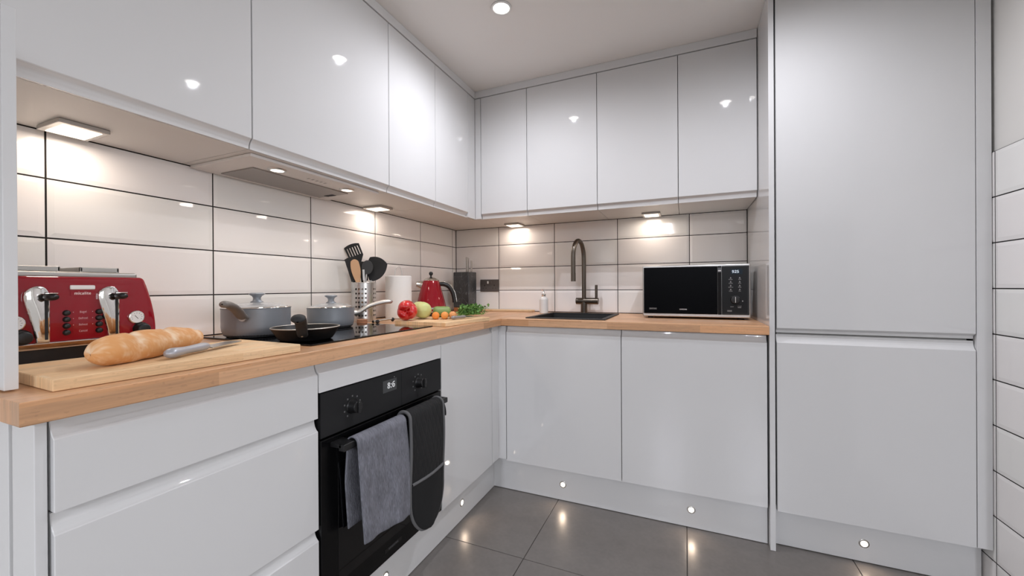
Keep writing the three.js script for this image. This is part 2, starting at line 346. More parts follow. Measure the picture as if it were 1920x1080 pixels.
// plinths
single('plinth_board', rbox(PX - 0.016, PX, 0.002, 0.166, PZ + 0.0005, 2.255, 0.001), M.gloss, 'white plinth board under the drawers and the oven', 'plinth');
single('plinth_board', rbox(PX - 0.016, 1.8655, 0.002, 0.166, PZ - 0.016, PZ, 0.001), M.gloss, 'white plinth board under the sink cupboards', 'plinth');
single('plinth_board', rbox(1.889, 2.525, 0.002, 0.160, PZ - 0.032, PZ - 0.016, 0.001), M.gloss, 'white plinth board under the tall cupboard', 'plinth');

// worktop with the sink opening
const SX0 = 0.770, SX1 = 1.190, SZ0 = 0.115, SZ1 = 0.565;
{
  const t = thing('worktop', 'oiled beech block worktop running round the corner', 'worktop', [0, WTB, 0]);
  const H = WT - WTB;
  const flat = (pts, hole) => {
    const s = new THREE.Shape(pts.map(p => new THREE.Vector2(p[0], -p[1])));
    if (hole) s.holes.push(new THREE.Path(hole.map(p => new THREE.Vector2(p[0], -p[1]))));
    const g = new THREE.ExtrudeGeometry(s, { depth: H - 0.004, bevelEnabled: true, bevelThickness: 0.002, bevelSize: 0.002, bevelOffset: -0.002, bevelSegments: 2 });
    g.translate(0, 0, 0.002); g.rotateX(-Math.PI / 2); return g;
  };
  mesh('worktop_section', uvMetres(flat([[0.001, 0.001], [0.655, 0.001], [0.655, 2.298], [0.001, 2.298]]), 'z', GRAINU, GRAINV, 0.13, 0.012), M.worktop, t);
  const i = 0.012;
  mesh('worktop_section', uvMetres(flat([[0.6552, 0.001], [1.8665, 0.001], [1.8665, 0.625], [0.6552, 0.625]], [[SX0 + i, SZ0 + i], [SX0 + i, SZ1 - i], [SX1 - i, SZ1 - i], [SX1 - i, SZ0 + i]]), 'x', GRAINU, GRAINV, 0.41, 0.25), M.worktop, t);
}
{ // black inset sink: rim, bowl, drainer holes
  const t = thing('sink', 'black composite inset sink bowl in the wooden worktop', 'sink', [0, WT, 0]);
  const ring = (x0, x1, z0, z1, b, y0, y1) => { const s = new THREE.Shape([[x0, z0], [x1, z0], [x1, z1], [x0, z1]].map(p => new THREE.Vector2(p[0], -p[1]))); s.holes.push(new THREE.Path([[x0 + b, z0 + b], [x0 + b, z1 - b], [x1 - b, z1 - b], [x1 - b, z0 + b]].map(p => new THREE.Vector2(p[0], -p[1])))); const g = new THREE.ExtrudeGeometry(s, { depth: y1 - y0, bevelEnabled: true, bevelThickness: 0.001, bevelSize: 0.001, bevelOffset: -0.001, bevelSegments: 1 }); g.rotateX(-Math.PI / 2); g.translate(0, y0, 0); return g; };
  mesh('rim', ring(SX0, SX1, SZ0, SZ1, 0.024, 0.0012, 0.005), M.sink, t);
  const a = 0.016, x0 = SX0 + a, x1 = SX1 - a, z0 = SZ0 + a, z1 = SZ1 - a, d = -0.19, w = 0.006;
  mesh('bowl', merged([box(x0, x0 + w, d, 0.0015, z0, z1), box(x1 - w, x1, d, 0.0015, z0, z1), box(x0, x1, d, 0.0015, z0, z0 + w), box(x0, x1, d, 0.0015, z1 - w, z1), box(x0, x1, d - w, d, z0, z1)]), M.sink, t);
  const g = cyl(0.042, 0.042, 0.003, 32); g.translate((x0 + x1) / 2, d + 0.0005, (z0 + z1) / 2); mesh('waste_cover', g, M.steel, t);
}

// ---------------------------------------------------------------- lamps
for (let i = 0; i < DOWNLIGHTS.length; i++) {
  const [x, z, rear] = DOWNLIGHTS[i], L = rear ? REAR : DOWN;
  const where = ['nearest the inner corner of the cupboards', 'nearest the tall cupboard', 'of the open room, first row on the hob wall side', 'of the open room, middle of the first row', 'of the open room, last row on the hob wall side', 'of the open room, middle of the last row'][i];
  const t = thing('ceiling_downlight', `round white recessed ceiling downlight ${where}`, 'downlight', [x, CEILING, z], 0, 'recessed ceiling downlights');
  mesh('bezel', lathe([[0.034, -0.001], [0.036, -0.006], [0.043, -0.005], [0.045, -0.0005], [0.034, -0.0005]], 40), M.whitePlastic, t);
  const lens = cyl(0.0335, 0.0335, 0.002, 32); lens.translate(0, -0.0035, 0); mesh('lamp_lens', lens, M.downLens, t);
  const l = new THREE.SpotLight(L.color, L.power, 0, L.angle, L.soft, 2); l.position.set(x, CEILING - 0.017, z); l.target.position.set(x, 0, z); l.castShadow = true; l.shadow.radius = 0.5;
  scene.add(l); scene.add(l.target);
}
const leds = [[0.03, 0.152, 1.994, 2.091, 'above the red toaster'], [0.022, 0.138, 0.858, 0.952, 'above the utensil pot'], [0.452, 0.556, 0.025, 0.135, 'high between the socket and the soap bottle'], [1.324, 1.424, 0.040, 0.152, 'above the microwave']];
for (const [x0, x1, z0, z1, where] of leds) {
  const t = thing('under_cabinet_light', `slim square warm cabinet light ${where}`, 'light', [(x0 + x1) / 2, UB - 0.0005, (z0 + z1) / 2], 0, 'lights under the wall cupboards');
  const w = (x1 - x0) / 2, d = (z1 - z0) / 2;
  mesh('housing', rbox(-w, w, -0.011, 0, -d, d, 0.002), M.silverPaint, t);
  mesh('lamp_lens', rbox(-w + 0.012, w - 0.012, -0.0125, -0.010, -d + 0.012, d - 0.012, 0.0008, 1), M.ledLens, t);
  const l = new THREE.RectAreaLight(LED.color, LED.power, (x1 - x0) - 0.026, (z1 - z0) - 0.026); l.position.set((x0 + x1) / 2, UB - 0.0155, (z0 + z1) / 2); l.rotation.x = -Math.PI / 2; scene.add(l);
}
const kicks = [['L', 1.446, 'under the oven'], ['L', 0.924, 'under the narrow corner cupboard'], ['B', 0.974, 'under the sink cupboard'], ['B', 1.571, 'under the microwave cupboard'], ['T', 2.191, 'under the tall cupboard']];
for (const [s, a, where] of kicks) {
  const y = s === 'T' ? 0.074 : 0.082, f = s === 'L' ? PX : s === 'B' ? PZ : PZ - 0.016;
  const t = thing('plinth_light', `tiny round light set in the plinth ${where}`, 'light', s === 'L' ? [f, y, a] : [a, y, f], s === 'L' ? Math.PI / 2 : 0, 'small lights along the plinth');
  const b = lathe([[0.0115, 0.0005], [0.0115, 0.0025], [0.016, 0.0022], [0.0175, 0.0004]], 28); b.rotateX(Math.PI / 2); mesh('bezel', b, M.steel, t);
  const l = cyl(0.0115, 0.0115, 0.0016, 24); l.rotateX(Math.PI / 2); l.translate(0, 0, 0.0006); mesh('lamp_lens', l, M.kickLens, t);
  const p = new THREE.SpotLight(KICK.color, KICK.power, 0, 1.4, 0.6, 2); p.shadow.radius = 0.5; p.castShadow = true;
  const o = 0.014; p.position.set(...(s === 'L' ? [f + o, y, a] : [a, y, f + o])); p.target.position.set(...(s === 'L' ? [f + 1, y - 0.35, a] : [a, y - 0.35, f + 1])); scene.add(p); scene.add(p.target);
}
// ---------------------------------------------------------------- extractor hood
{
  const t = thing('cooker_hood', 'slim built-in extractor hood with two lamps under the wall cupboard', 'extractor hood', [0, UB - 0.0005, 1.448]);
  mesh('frame', rbox(0.006, 0.318, -0.010, 0, -0.283, 0.283, 0.002), M.hoodWhite, t);
  mesh('filter', rbox(0.040, 0.212, -0.014, -0.0095, -0.212, 0.205, 0.0015), M.hoodFilter, t);
  mesh('latch', rbox(0.095, 0.145, -0.0155, -0.0135, -0.209, -0.188, 0.0006, 1), M.mattBlack, t);
  const icons = canvasTex(256, 64, (x, w, h) => { x.fillStyle = '#dcd9d6'; x.fillRect(0, 0, w, h); x.fillStyle = '#4a4644'; for (let i = 0; i < 5; i++) { x.fillRect(14 + i * 48, 18, 10, 34); x.fillRect(28 + i * 48, 18, 5, 20); x.fillRect(28 + i * 48, 44, 9, 8); } });
  const pl = new THREE.PlaneGeometry(0.100, 0.028); pl.rotateX(Math.PI / 2); pl.rotateY(-Math.PI / 2); pl.translate(0.257, -0.0106, -0.008); mesh('control_print', pl, std({ map: icons, roughness: 0.45 }), t);
  for (const dz of [0.148, -0.163]) {
    const r = lathe([[0.021, -0.011], [0.022, -0.0145], [0.028, -0.0135], [0.031, -0.0098]], 32); r.translate(0.255, 0, dz); mesh('lamp_ring', r, M.steel, t);
    const l = cyl(0.0212, 0.0212, 0.0015, 28); l.translate(0.255, -0.0132, dz); mesh('lamp_lens', l, M.hoodLens, t);
    const s = new THREE.SpotLight(HOOD.color, HOOD.power, 0, 1.35, 1, 2); s.position.set(0.255, UB - 0.018, 1.448 + dz); s.target.position.set(0.255, 0, 1.448 + dz); s.castShadow = true; scene.add(s); scene.add(s.target);
  }
}
// ---------------------------------------------------------------- hob and oven
{
  const t = thing('induction_hob', 'black glass hob set flat on the worktop under the pans', 'hob', [0.317, WT, 1.430]);
  mesh('glass', rbox(-0.255, 0.255, 0.0008, 0.0055, -0.30, 0.30, 0.002), M.blackGlass, t);
}
const HOBTOP = WT + 0.0056;
{
  const t = thing('oven', 'black built-in oven with two knobs and a bar handle', 'oven', [0, 0.178, 1.4605]);
  const y = v => v - 0.178, W = 0.2925;
  mesh('body', box(0.06, FX - 0.02, y(0.200), y(0.798), -0.290, 0.290), M.mattBlack, t);
  const panelTex = canvasTex(1024, 224, (x, w, h) => {
    x.fillStyle = '#29292a'; x.fillRect(0, 0, w, h);
    const px = z => (1.757 - z) / 0.593 * w, py = v => (0.801 - v) / 0.125 * h;
    x.fillStyle = '#4c4d4e'; x.fillRect(px(1.507), py(0.782), px(1.438) - px(1.507), py(0.741) - py(0.782));
    x.fillStyle = '#f4f6f6'; x.font = 'bold 50px sans-serif'; x.textAlign = 'center'; x.fillText('8:6', px(1.466), py(0.752));
    x.fillStyle = '#0b0b0b'; x.fillRect(px(1.413), py(0.795), 3, h);
    x.fillStyle = '#8d8d8d'; x.fillRect(px(1.452), py(0.788), 8, 5);
    x.fillStyle = '#6a6a6a';
    for (const [z, n] of [[1.641, 9], [1.315, 9]]) for (let i = 0; i < n; i++) { const a = -Math.PI / 2 + (i - 4) * 0.62, r = 56; x.fillRect(px(z) + Math.cos(a) * r - 4, py(0.737) + Math.sin(a) * r - 4, 9, 9); }
  });
  const pg = new THREE.PlaneGeometry(2 * W, 0.122); pg.rotateY(Math.PI / 2); pg.translate(FX + 0.0023, y(0.738), 0);
  mesh('control_panel', rbox(FX - 0.02, FX + 0.002, y(0.676), y(0.800), -W, W, 0.0012), M.ovenPanel, t).add(mesh('panel_print', pg, phys({ map: panelTex, roughness: 0.45, specularIntensity: 0.18 })));
  for (const z of [1.641, 1.315]) {
    const k = lathe([[0, 0.026], [0.0155, 0.026], [0.0175, 0.024], [0.0185, 0.004], [0.022, 0.002], [0.022, 0]], 32); k.rotateZ(-Math.PI / 2); k.translate(FX + 0.003, y(0.737), z - 1.4605);
    const kn = mesh('knob', k, M.blackPlastic, t);
    mesh('grip', rbox(FX + 0.012, FX + 0.036, y(0.720), y(0.754), z - 1.4605 - 0.005, z - 1.4605 + 0.005, 0.003), M.blackPlastic, kn);
  }
  const door = mesh('door', rbox(FX - 0.02, FX + 0.003, y(0.182), y(0.670), -W, W, 0.002), M.ovenGlass, t);
  const win = mesh('window', rbox(FX + 0.0028, FX + 0.0040, y(0.245), y(0.590), -0.235, 0.235, 0.0006, 1), M.blackGlass, door);
  const hb = [rbox(FX + 0.034, FX + 0.056, y(0.637), y(0.657), -0.262, 0.262, 0.003)];
  mesh('handle', merged([...hb, rbox(FX + 0.002, FX + 0.046, y(0.644), y(0.657), -0.262, -0.215, 0.003), rbox(FX + 0.002, FX + 0.046, y(0.644), y(0.657), 0.215, 0.262, 0.003)]), M.blackPlastic, t);
  const brand = canvasTex(512, 96, (x, w, h) => { x.fillStyle = '#0b0b0c'; x.fillRect(0, 0, w, h); x.fillStyle = '#55565a'; x.font = 'bold 62px sans-serif'; x.textAlign = 'center'; x.fillText('SAMSUNG', w / 2, 70); });
  const bg = new THREE.PlaneGeometry(0.085, 0.014); bg.rotateY(Math.PI / 2); bg.translate(FX + 0.0036, y(0.215), 0); mesh('lettering', bg, std({ map: brand, roughness: 0.25 }), door);
}
// towel and oven glove over the oven handle
const BARX = FX + 0.045, BARY = 0.647;
{
  const tex = dataTex(512, 512, (x, y) => { const n = noise2(x / 3.2, y / 7, 3, 160, 73) * 0.6 + noise2(x / 30, y / 22, 5, 17, 23) * 0.4, m = 0.80 + n * 0.42; return [112 * m, 113 * m, 121 * m]; });
  const bmp = dataTex(512, 512, (x, y) => { const n = noise2(x / 2.6, y / 4.2, 13, 197, 122) * 255; return [n, n, n]; }, false);
  const mat = std({ map: tex, bumpMap: bmp, bumpScale: 0.0012, roughness: 1 });
  // v: 0 at the hem behind the bar, 1 at the front hem
  const drape = (z0, z1, z0b, z1b, back, fl, fr, t, wav) => thickSheet((u, v) => {
    const rx = 0.0155 + t, ry = 0.0135 + t, arc = Math.PI * 0.5 * (rx + ry), lf = fl + (fr - fl) * u, total = back + arc + lf; let s = v * total, x, yy, drop = 0;
    if (s < back) { drop = back - s; x = BARX - rx + 0.008 * 0 - Math.min(0.012, drop * 0.1); yy = BARY - drop; }
    else if (s < back + arc) { const a = (s - back) / arc * Math.PI; x = BARX - Math.cos(a) * rx; yy = BARY + Math.sin(a) * ry; }
    else { drop = s - back - arc; x = BARX + rx; yy = BARY - drop; }
    const k = Math.min(1, drop / 0.1);
    const ripple = (Math.sin(u * 9 + drop * 5) * 0.6 + Math.sin(u * 21 + 1.3 - drop * 8) * 0.3) * wav * k;
    const zt = z0 + (z1 - z0) * u, zb = z0b + (z1b - z0b) * u, kk = Math.min(1, drop / 0.3);
    return [x + (s > back ? ripple + drop * 0.02 : -Math.abs(ripple) * 0.2), yy, zt + (zb - zt) * kk + Math.sin(drop * 14 + u * 3) * 0.002 * k];
  }, 40, 90, t);
  single('tea_towel', drape(1.683, 1.468, 1.668, 1.440, 0.26, 0.292, 0.318, 0.004, 0.006), mat, 'grey woven towel draped over the oven handle', 'towel');
}
{
  const quilt = dataTex(512, 512, (x, y) => { const a = (x + y) % 64, b = (x - y + 512) % 64, d = Math.min(a, 64 - a, b, 64 - b); const h = Math.min(1, d / 14); const n = 200 * h + noise2(x / 2, y / 2, 9) * 55; return [n, n, n]; }, false);
  const cloth = std({ color: 0x161617, roughness: 0.9, bumpMap: quilt, bumpScale: 0.002 });
  const piping = std({ color: 0x5d5d5e, roughness: 0.9 });
  const t = thing('oven_glove', 'black quilted oven glove with grey piping hung over the oven handle', 'oven glove', [0, 0.23, 1.354]);
  const zc = 1.354, hw = 0.0985, bottom = 0.236, rx = 0.0215, ry = 0.0195, back = 0.17;
  const width = (yy) => { const d = yy - bottom; const e = 0.125; return d < e ? hw * Math.sqrt(Math.max(0, 1 - ((e - d) / e) ** 2)) : hw; };
  const arc = Math.PI / 2 * (rx + ry), lf = BARY - bottom, total = back + arc + lf;
  const pt = (u, v, off = 0) => {
    let s = v * total, x, y, drop = 0;
    if (s < back) { drop = back - s; x = BARX - rx; y = BARY - drop; } else if (s < back + arc) { const a = (s - back) / arc * Math.PI; x = BARX - Math.cos(a) * (rx + off); y = BARY + Math.sin(a) * (ry + off); } else { drop = s - back - arc; x = BARX + rx + off; y = BARY - drop; }
    const w = s > back ? width(Math.max(y, bottom + 0.0006)) : hw, z = zc + w * (1 - 2 * u);
    const puff = Math.sin(u * Math.PI) * Math.min(1, drop / 0.15) * (s > back ? 0.010 : 0);
    return [x + puff + (s > back + arc ? Math.sin(drop * 17) * 0.003 : 0), y - 0.23, z - 1.354];
  };
  mesh('body', thickSheet((u, v) => pt(u, v), 30, 110, 0.011), cloth, t);
  const rim = []; const vb = (back - 0.05) / total; for (let i = 0; i <= 60; i++) rim.push(pt(0, vb + (0.9995 - vb) * i / 60, 0.004)); for (let i = 60; i >= 0; i--) rim.push(pt(1, vb + (0.9995 - vb) * i / 60, 0.004));
  mesh('piping', tube(rim, 0.0055, 260, 8), piping, t);
  const band = []; const vp = (y) => (back + arc + BARY - y) / total; for (let i = 0; i <= 20; i++) { const p = pt(0.02 + 0.96 * i / 20, vp(0.424 + Math.sin(i / 20 * Math.PI) * 0.0)); band.push([p[0] + 0.008, p[1], p[2]]); }
  mesh('pocket_edge', tube(band, 0.0052, 60, 8), piping, t);
  mesh('pocket', thickSheet((u, v) => { const p = pt(0.03 + 0.94 * u, vp(0.424) + (0.992 - vp(0.424)) * v); return [p[0] + 0.007, p[1], p[2]]; }, 20, 40, 0.004), std({ color: 0x131314, roughness: 0.95 }), t);
  mesh('hanging_loop', tube([[BARX - 0.004, BARY - 0.23 + 0.012, -hw - 0.004], [BARX + 0.022, BARY - 0.23 - 0.002, -hw - 0.008], [BARX + 0.028, BARY - 0.23 - 0.045, -hw - 0.010], [BARX + 0.018, BARY - 0.23 - 0.03, -hw - 0.006]], 0.004, 24, 8), cloth, t);
}
// ---------------------------------------------------------------- microwave
{
  const t = thing('microwave', 'black and silver microwave oven with a round dial on the worktop', 'microwave', [1.5915, WT, 0.02]);
  const W = 0.2465, D = 0.320, y = v => v - WT;
  mesh('case', rbox(-W, W, y(0.938), y(1.196), 0.0, D - 0.03, 0.006), M.silverPaint, t);
  mesh('front_frame', rbox(-W, W, y(0.934), y(1.197), D - 0.03, D, 0.005), M.steel, t);
  const door = mesh('door', rbox(-W + 0.006, 0.106, y(0.949), y(1.188), D - 0.004, D + 0.004, 0.003), M.blackGlass, t);
  const strip = mesh('door_strip', rbox(0.1065, 0.1225, y(0.949), y(1.188), D - 0.004, D + 0.0045, 0.002), M.ovenPanel, t);
  const st = new THREE.PlaneGeometry(0.0155, 0.022); st.translate(0.1145, y(1.169), D + 0.0048);
  mesh('sticker', st, std({ map: canvasTex(64, 64, (x, w, h) => { x.fillStyle = '#55565a'; x.fillRect(0, 0, w, h); x.fillStyle = '#d8d8d8'; x.fillRect(6, 36, 52, 14); x.fillStyle = '#8a8a8c'; x.fillRect(8, 54, 44, 5); }), roughness: 0.4 }), strip);
  const tex = canvasTex(448, 936, (x, w, h) => {
    x.fillStyle = '#191a1b'; x.fillRect(0, 0, w, h); x.textAlign = 'center';
    x.fillStyle = '#11202c'; x.fillRect(150, 40, 210, 104);
    x.fillStyle = '#e6f6ff'; x.font = 'bold 78px sans-serif'; x.fillText('925', 236, 122);
    const rows = [['Power', 'Grill'], ['Combi', 'Auto'], ['Defrost', 'Keep'], ['Clock', 'Eco']];
    for (let i = 0; i < 4; i++) for (let k = 0; k < 2; k++) { const cx = 150 + k * 160, cy = 215 + i * 78; x.fillStyle = '#9a9a9a'; x.beginPath(); x.moveTo(cx - 16, cy + 18); x.lineTo(cx, cy - 14); x.lineTo(cx + 16, cy + 18); x.fill(); x.font = '26px sans-serif'; x.fillStyle = '#b4b4b4'; x.fillText(rows[i][k], cx, cy + 46); }
    x.strokeStyle = '#77787a'; x.lineWidth = 4; x.beginPath(); x.arc(232, 660, 84, Math.PI * 1.15, Math.PI * 1.85); x.stroke();
    x.fillStyle = '#b8b8b8'; x.beginPath(); x.moveTo(352, 672); x.lineTo(376, 686); x.lineTo(352, 700); x.fill();
    x.font = '26px sans-serif'; x.fillText('STOP', 172, 810); x.fillText('START', 306, 800); x.fillRect(274, 812, 60, 8); x.fillStyle = '#6a6a6a'; x.fillRect(86, 868, 84, 34);
  });
  const cp = mesh('control_panel', rbox(0.1235, 0.2405, y(0.949), y(1.188), D - 0.004, D + 0.003, 0.003), M.blackPlastic, t);
  const pp = new THREE.PlaneGeometry(0.1075, 0.226); pp.translate(0.180, y(1.069), D + 0.0033); mesh('panel_print', pp, phys({ map: tex, roughness: 0.3, specularIntensity: 0.5 }), cp);
  const kn = lathe([[0, 0.016], [0.0175, 0.016], [0.0195, 0.014], [0.0205, 0.0]], 36); kn.rotateX(Math.PI / 2); kn.translate(0.181, y(1.023), D + 0.003); const dial = mesh('dial', kn, M.blackPlastic, t);
  mesh('dial_mark', rbox(0.1802, 0.1822, y(1.009), y(1.037), D + 0.0185, D + 0.0198, 0.0004, 1), M.whitePlastic, dial);
  const brand = canvasTex(512, 80, (x, w, h) => { x.fillStyle = '#060607'; x.fillRect(0, 0, w, h); x.fillStyle = '#d9dadb'; x.font = 'bold 66px sans-serif'; x.textAlign = 'center'; x.fillText('SAMSUNG', w / 2, 64); });
  const b = new THREE.PlaneGeometry(0.056, 0.009); b.translate(-0.050, y(0.973), D + 0.0043); mesh('lettering', b, std({ map: brand, roughness: 0.15 }), door);
  const lab = canvasTex(256, 64, (x, w, h) => { x.fillStyle = '#060607'; x.fillRect(0, 0, w, h); x.fillStyle = '#a8a8a8'; x.fillRect(4, 10, 248, 5); x.fillRect(4, 50, 248, 5); x.font = 'bold 26px sans-serif'; x.textAlign = 'center'; x.fillText('CERAMIC INSIDE', w / 2, 42); });
  const lb = new THREE.PlaneGeometry(0.040, 0.010); lb.translate(-0.195, y(0.975), D + 0.0043); mesh('lettering', lb, std({ map: lab, roughness: 0.15 }), door);
  for (const [fx, fz] of [[-0.21, 0.03], [0.21, 0.03], [-0.21, 0.27], [0.21, 0.27]]) { const f = cyl(0.014, 0.016, 0.016, 16); f.translate(fx, 0.0005, fz); mesh('foot', f, M.mattBlack, t); }
}
// ---------------------------------------------------------------- tap, soap, socket, boards at the back
{
  const t = thing('kitchen_tap', 'tall gunmetal swan-neck kitchen tap with side lever behind the sink', 'tap', [0.969, WT + 0.001, 0.068]);
  const b = cyl(0.024, 0.024, 0.005, 32), b2 = cyl(0.0205, 0.0205, 0.07, 32); mesh('base', merged([b, b2]), M.gunmetal, t);
  const body = lathe([[0, -0.070], [0.019, -0.070], [0.0205, -0.068], [0.0205, 0.068], [0.019, 0.070], [0, 0.070]], 32); body.rotateZ(Math.PI / 2); body.translate(0.020, 0.076, 0); mesh('mixer_body', body, M.gunmetal, t);
  const lever = merged([cyl(0.0085, 0.0085, 0.088, 20).translate(0.077, 0.088, 0)]); mesh('lever', lever, M.gunmetal, t);
  const pts = [[0, 0.09, 0], [0, 0.20, 0], [0, 0.33, 0]]; const R = 0.066, dx = -0.26, dz = 0.9656;
  for (let i = 1; i <= 12; i++) { const a = Math.PI - i / 12 * Math.PI, s = R + Math.cos(a) * R; pts.push([dx * s, 0.345 + Math.sin(a) * R * 1.55, dz * s]); }
  pts.push([dx * 2 * R, 0.30, dz * 2 * R]); pts.push([dx * 2 * R, 0.205, dz * 2 * R]);
  mesh('spout', tube(pts, 0.0135, 90, 18), M.gunmetal, t);
  const noz = cyl(0.0142, 0.0142, 0.05, 24); noz.translate(dx * 2 * R, 0.198, dz * 2 * R); mesh('nozzle', noz, M.gunmetal, t);
}
{
  const t = thing('soap_dispenser', 'small white soap bottle with chrome pump beside the sink', 'soap bottle', [0.735, WT + 0.0005, 0.160]);
  mesh('bottle', lathe([[0, 0], [0.026, 0], [0.0275, 0.003], [0.0275, 0.085], [0.024, 0.098], [0.013, 0.105], [0.0, 0.105]], 32), phys({ color: 0xe3e1de, roughness: 0.25, clearcoat: 0.6 }), t);
  mesh('collar', lathe([[0, 0.105], [0.0135, 0.105], [0.0135, 0.122], [0.006, 0.124], [0.0045, 0.126], [0.0045, 0.146], [0, 0.147]], 24), M.chrome, t);
  mesh('pump_head', merged([rbox(-0.007, 0.007, 0.143, 0.152, -0.008, 0.030, 0.003)]), M.chrome, t);
}
{
  const t = thing('double_socket', 'dark metal double wall socket beside the knife block', 'socket', [0.2765, 1.103, 0]);
  mesh('plate', rbox(-0.0735, 0.0735, -0.043, 0.043, 0.0006, 0.006, 0.003), M.darkPlate, t);
  for (const s of [-1, 1]) {
    mesh('pin_holes', merged([rbox(s * 0.038 - 0.003, s * 0.038 + 0.003, -0.004, 0.006, 0.0055, 0.0064, 0.0003, 1), rbox(s * 0.038 - 0.015, s * 0.038 - 0.008, -0.020, -0.016, 0.0055, 0.0064, 0.0003, 1), rbox(s * 0.038 + 0.008, s * 0.038 + 0.015, -0.020, -0.016, 0.0055, 0.0064, 0.0003, 1)]), M.mattBlack, t);
    mesh('rocker', rbox(s * 0.012 - 0.005, s * 0.012 + 0.005, 0.013, 0.031, 0.0055, 0.0095, 0.001), s < 0 ? M.whitePlastic : M.darkPlate, t);
  }
}
{
  const marble = dataTex(256, 256, (x, y) => { const n = noise2(x / 22 + noise2(x / 60, y / 60, 2) * 3, y / 22, 31), v = Math.abs(n - 0.5) < 0.025 ? 46 : 0, k = 30 + noise2(x / 50, y / 50, 8) * 18 + v; return [k, k + 3, k + 5]; });
  const t = thing('knife_block', 'black marbled knife block on a wooden base in the corner', 'knife block', [0.142, WT + 0.0005, 0.122], -0.12);
  mesh('base', uvMetres(rbox(-0.050, 0.112, 0, 0.028, -0.050, 0.060, 0.003), 'x', GRAINU, GRAINV), std({ map: worktopTex, color: 0xd8a888, roughness: 0.5 }), t);
  mesh('block', uvMetres(rbox(-0.062, 0.070, 0.028, 0.272, -0.045, 0.050, 0.006, 3), 'y', 0.3, 0.3), phys({ map: marble, roughness: 0.3, clearcoat: 0.5, clearcoatRoughness: 0.15 }), t);
}
for (const [x, z, h, w] of [[0.004, 0.095, 0.105, 0.0045], [0.024, 0.112, 0.098, 0.0045], [0.044, 0.100, 0.080, 0.0045]]) {
  const lab = ['tallest steel knife handle standing in the black knife block', 'middle steel knife handle standing in the black knife block', 'shortest steel knife handle standing in the black knife block'][h > 0.1 ? 0 : h > 0.09 ? 1 : 2];
  const t = thing('kitchen_knife', lab, 'knife', [0.142 + x + 0.005, WT + 0.2735, z + 0.012], -0.12, 'knives in the black block');
  mesh('handle', rbox(-w, w, 0, h, -0.007, 0.007, 0.003), M.brushed, t);
}
single('thin_board', uvMetres(rbox(0.22, 0.62, WT + 0.0008, WT + 0.0135, 0.008, 0.062, 0.003), 'x', GRAINU, GRAINV, 0.6), M.board, 'thin pale wooden board lying along the back tiles', 'board');
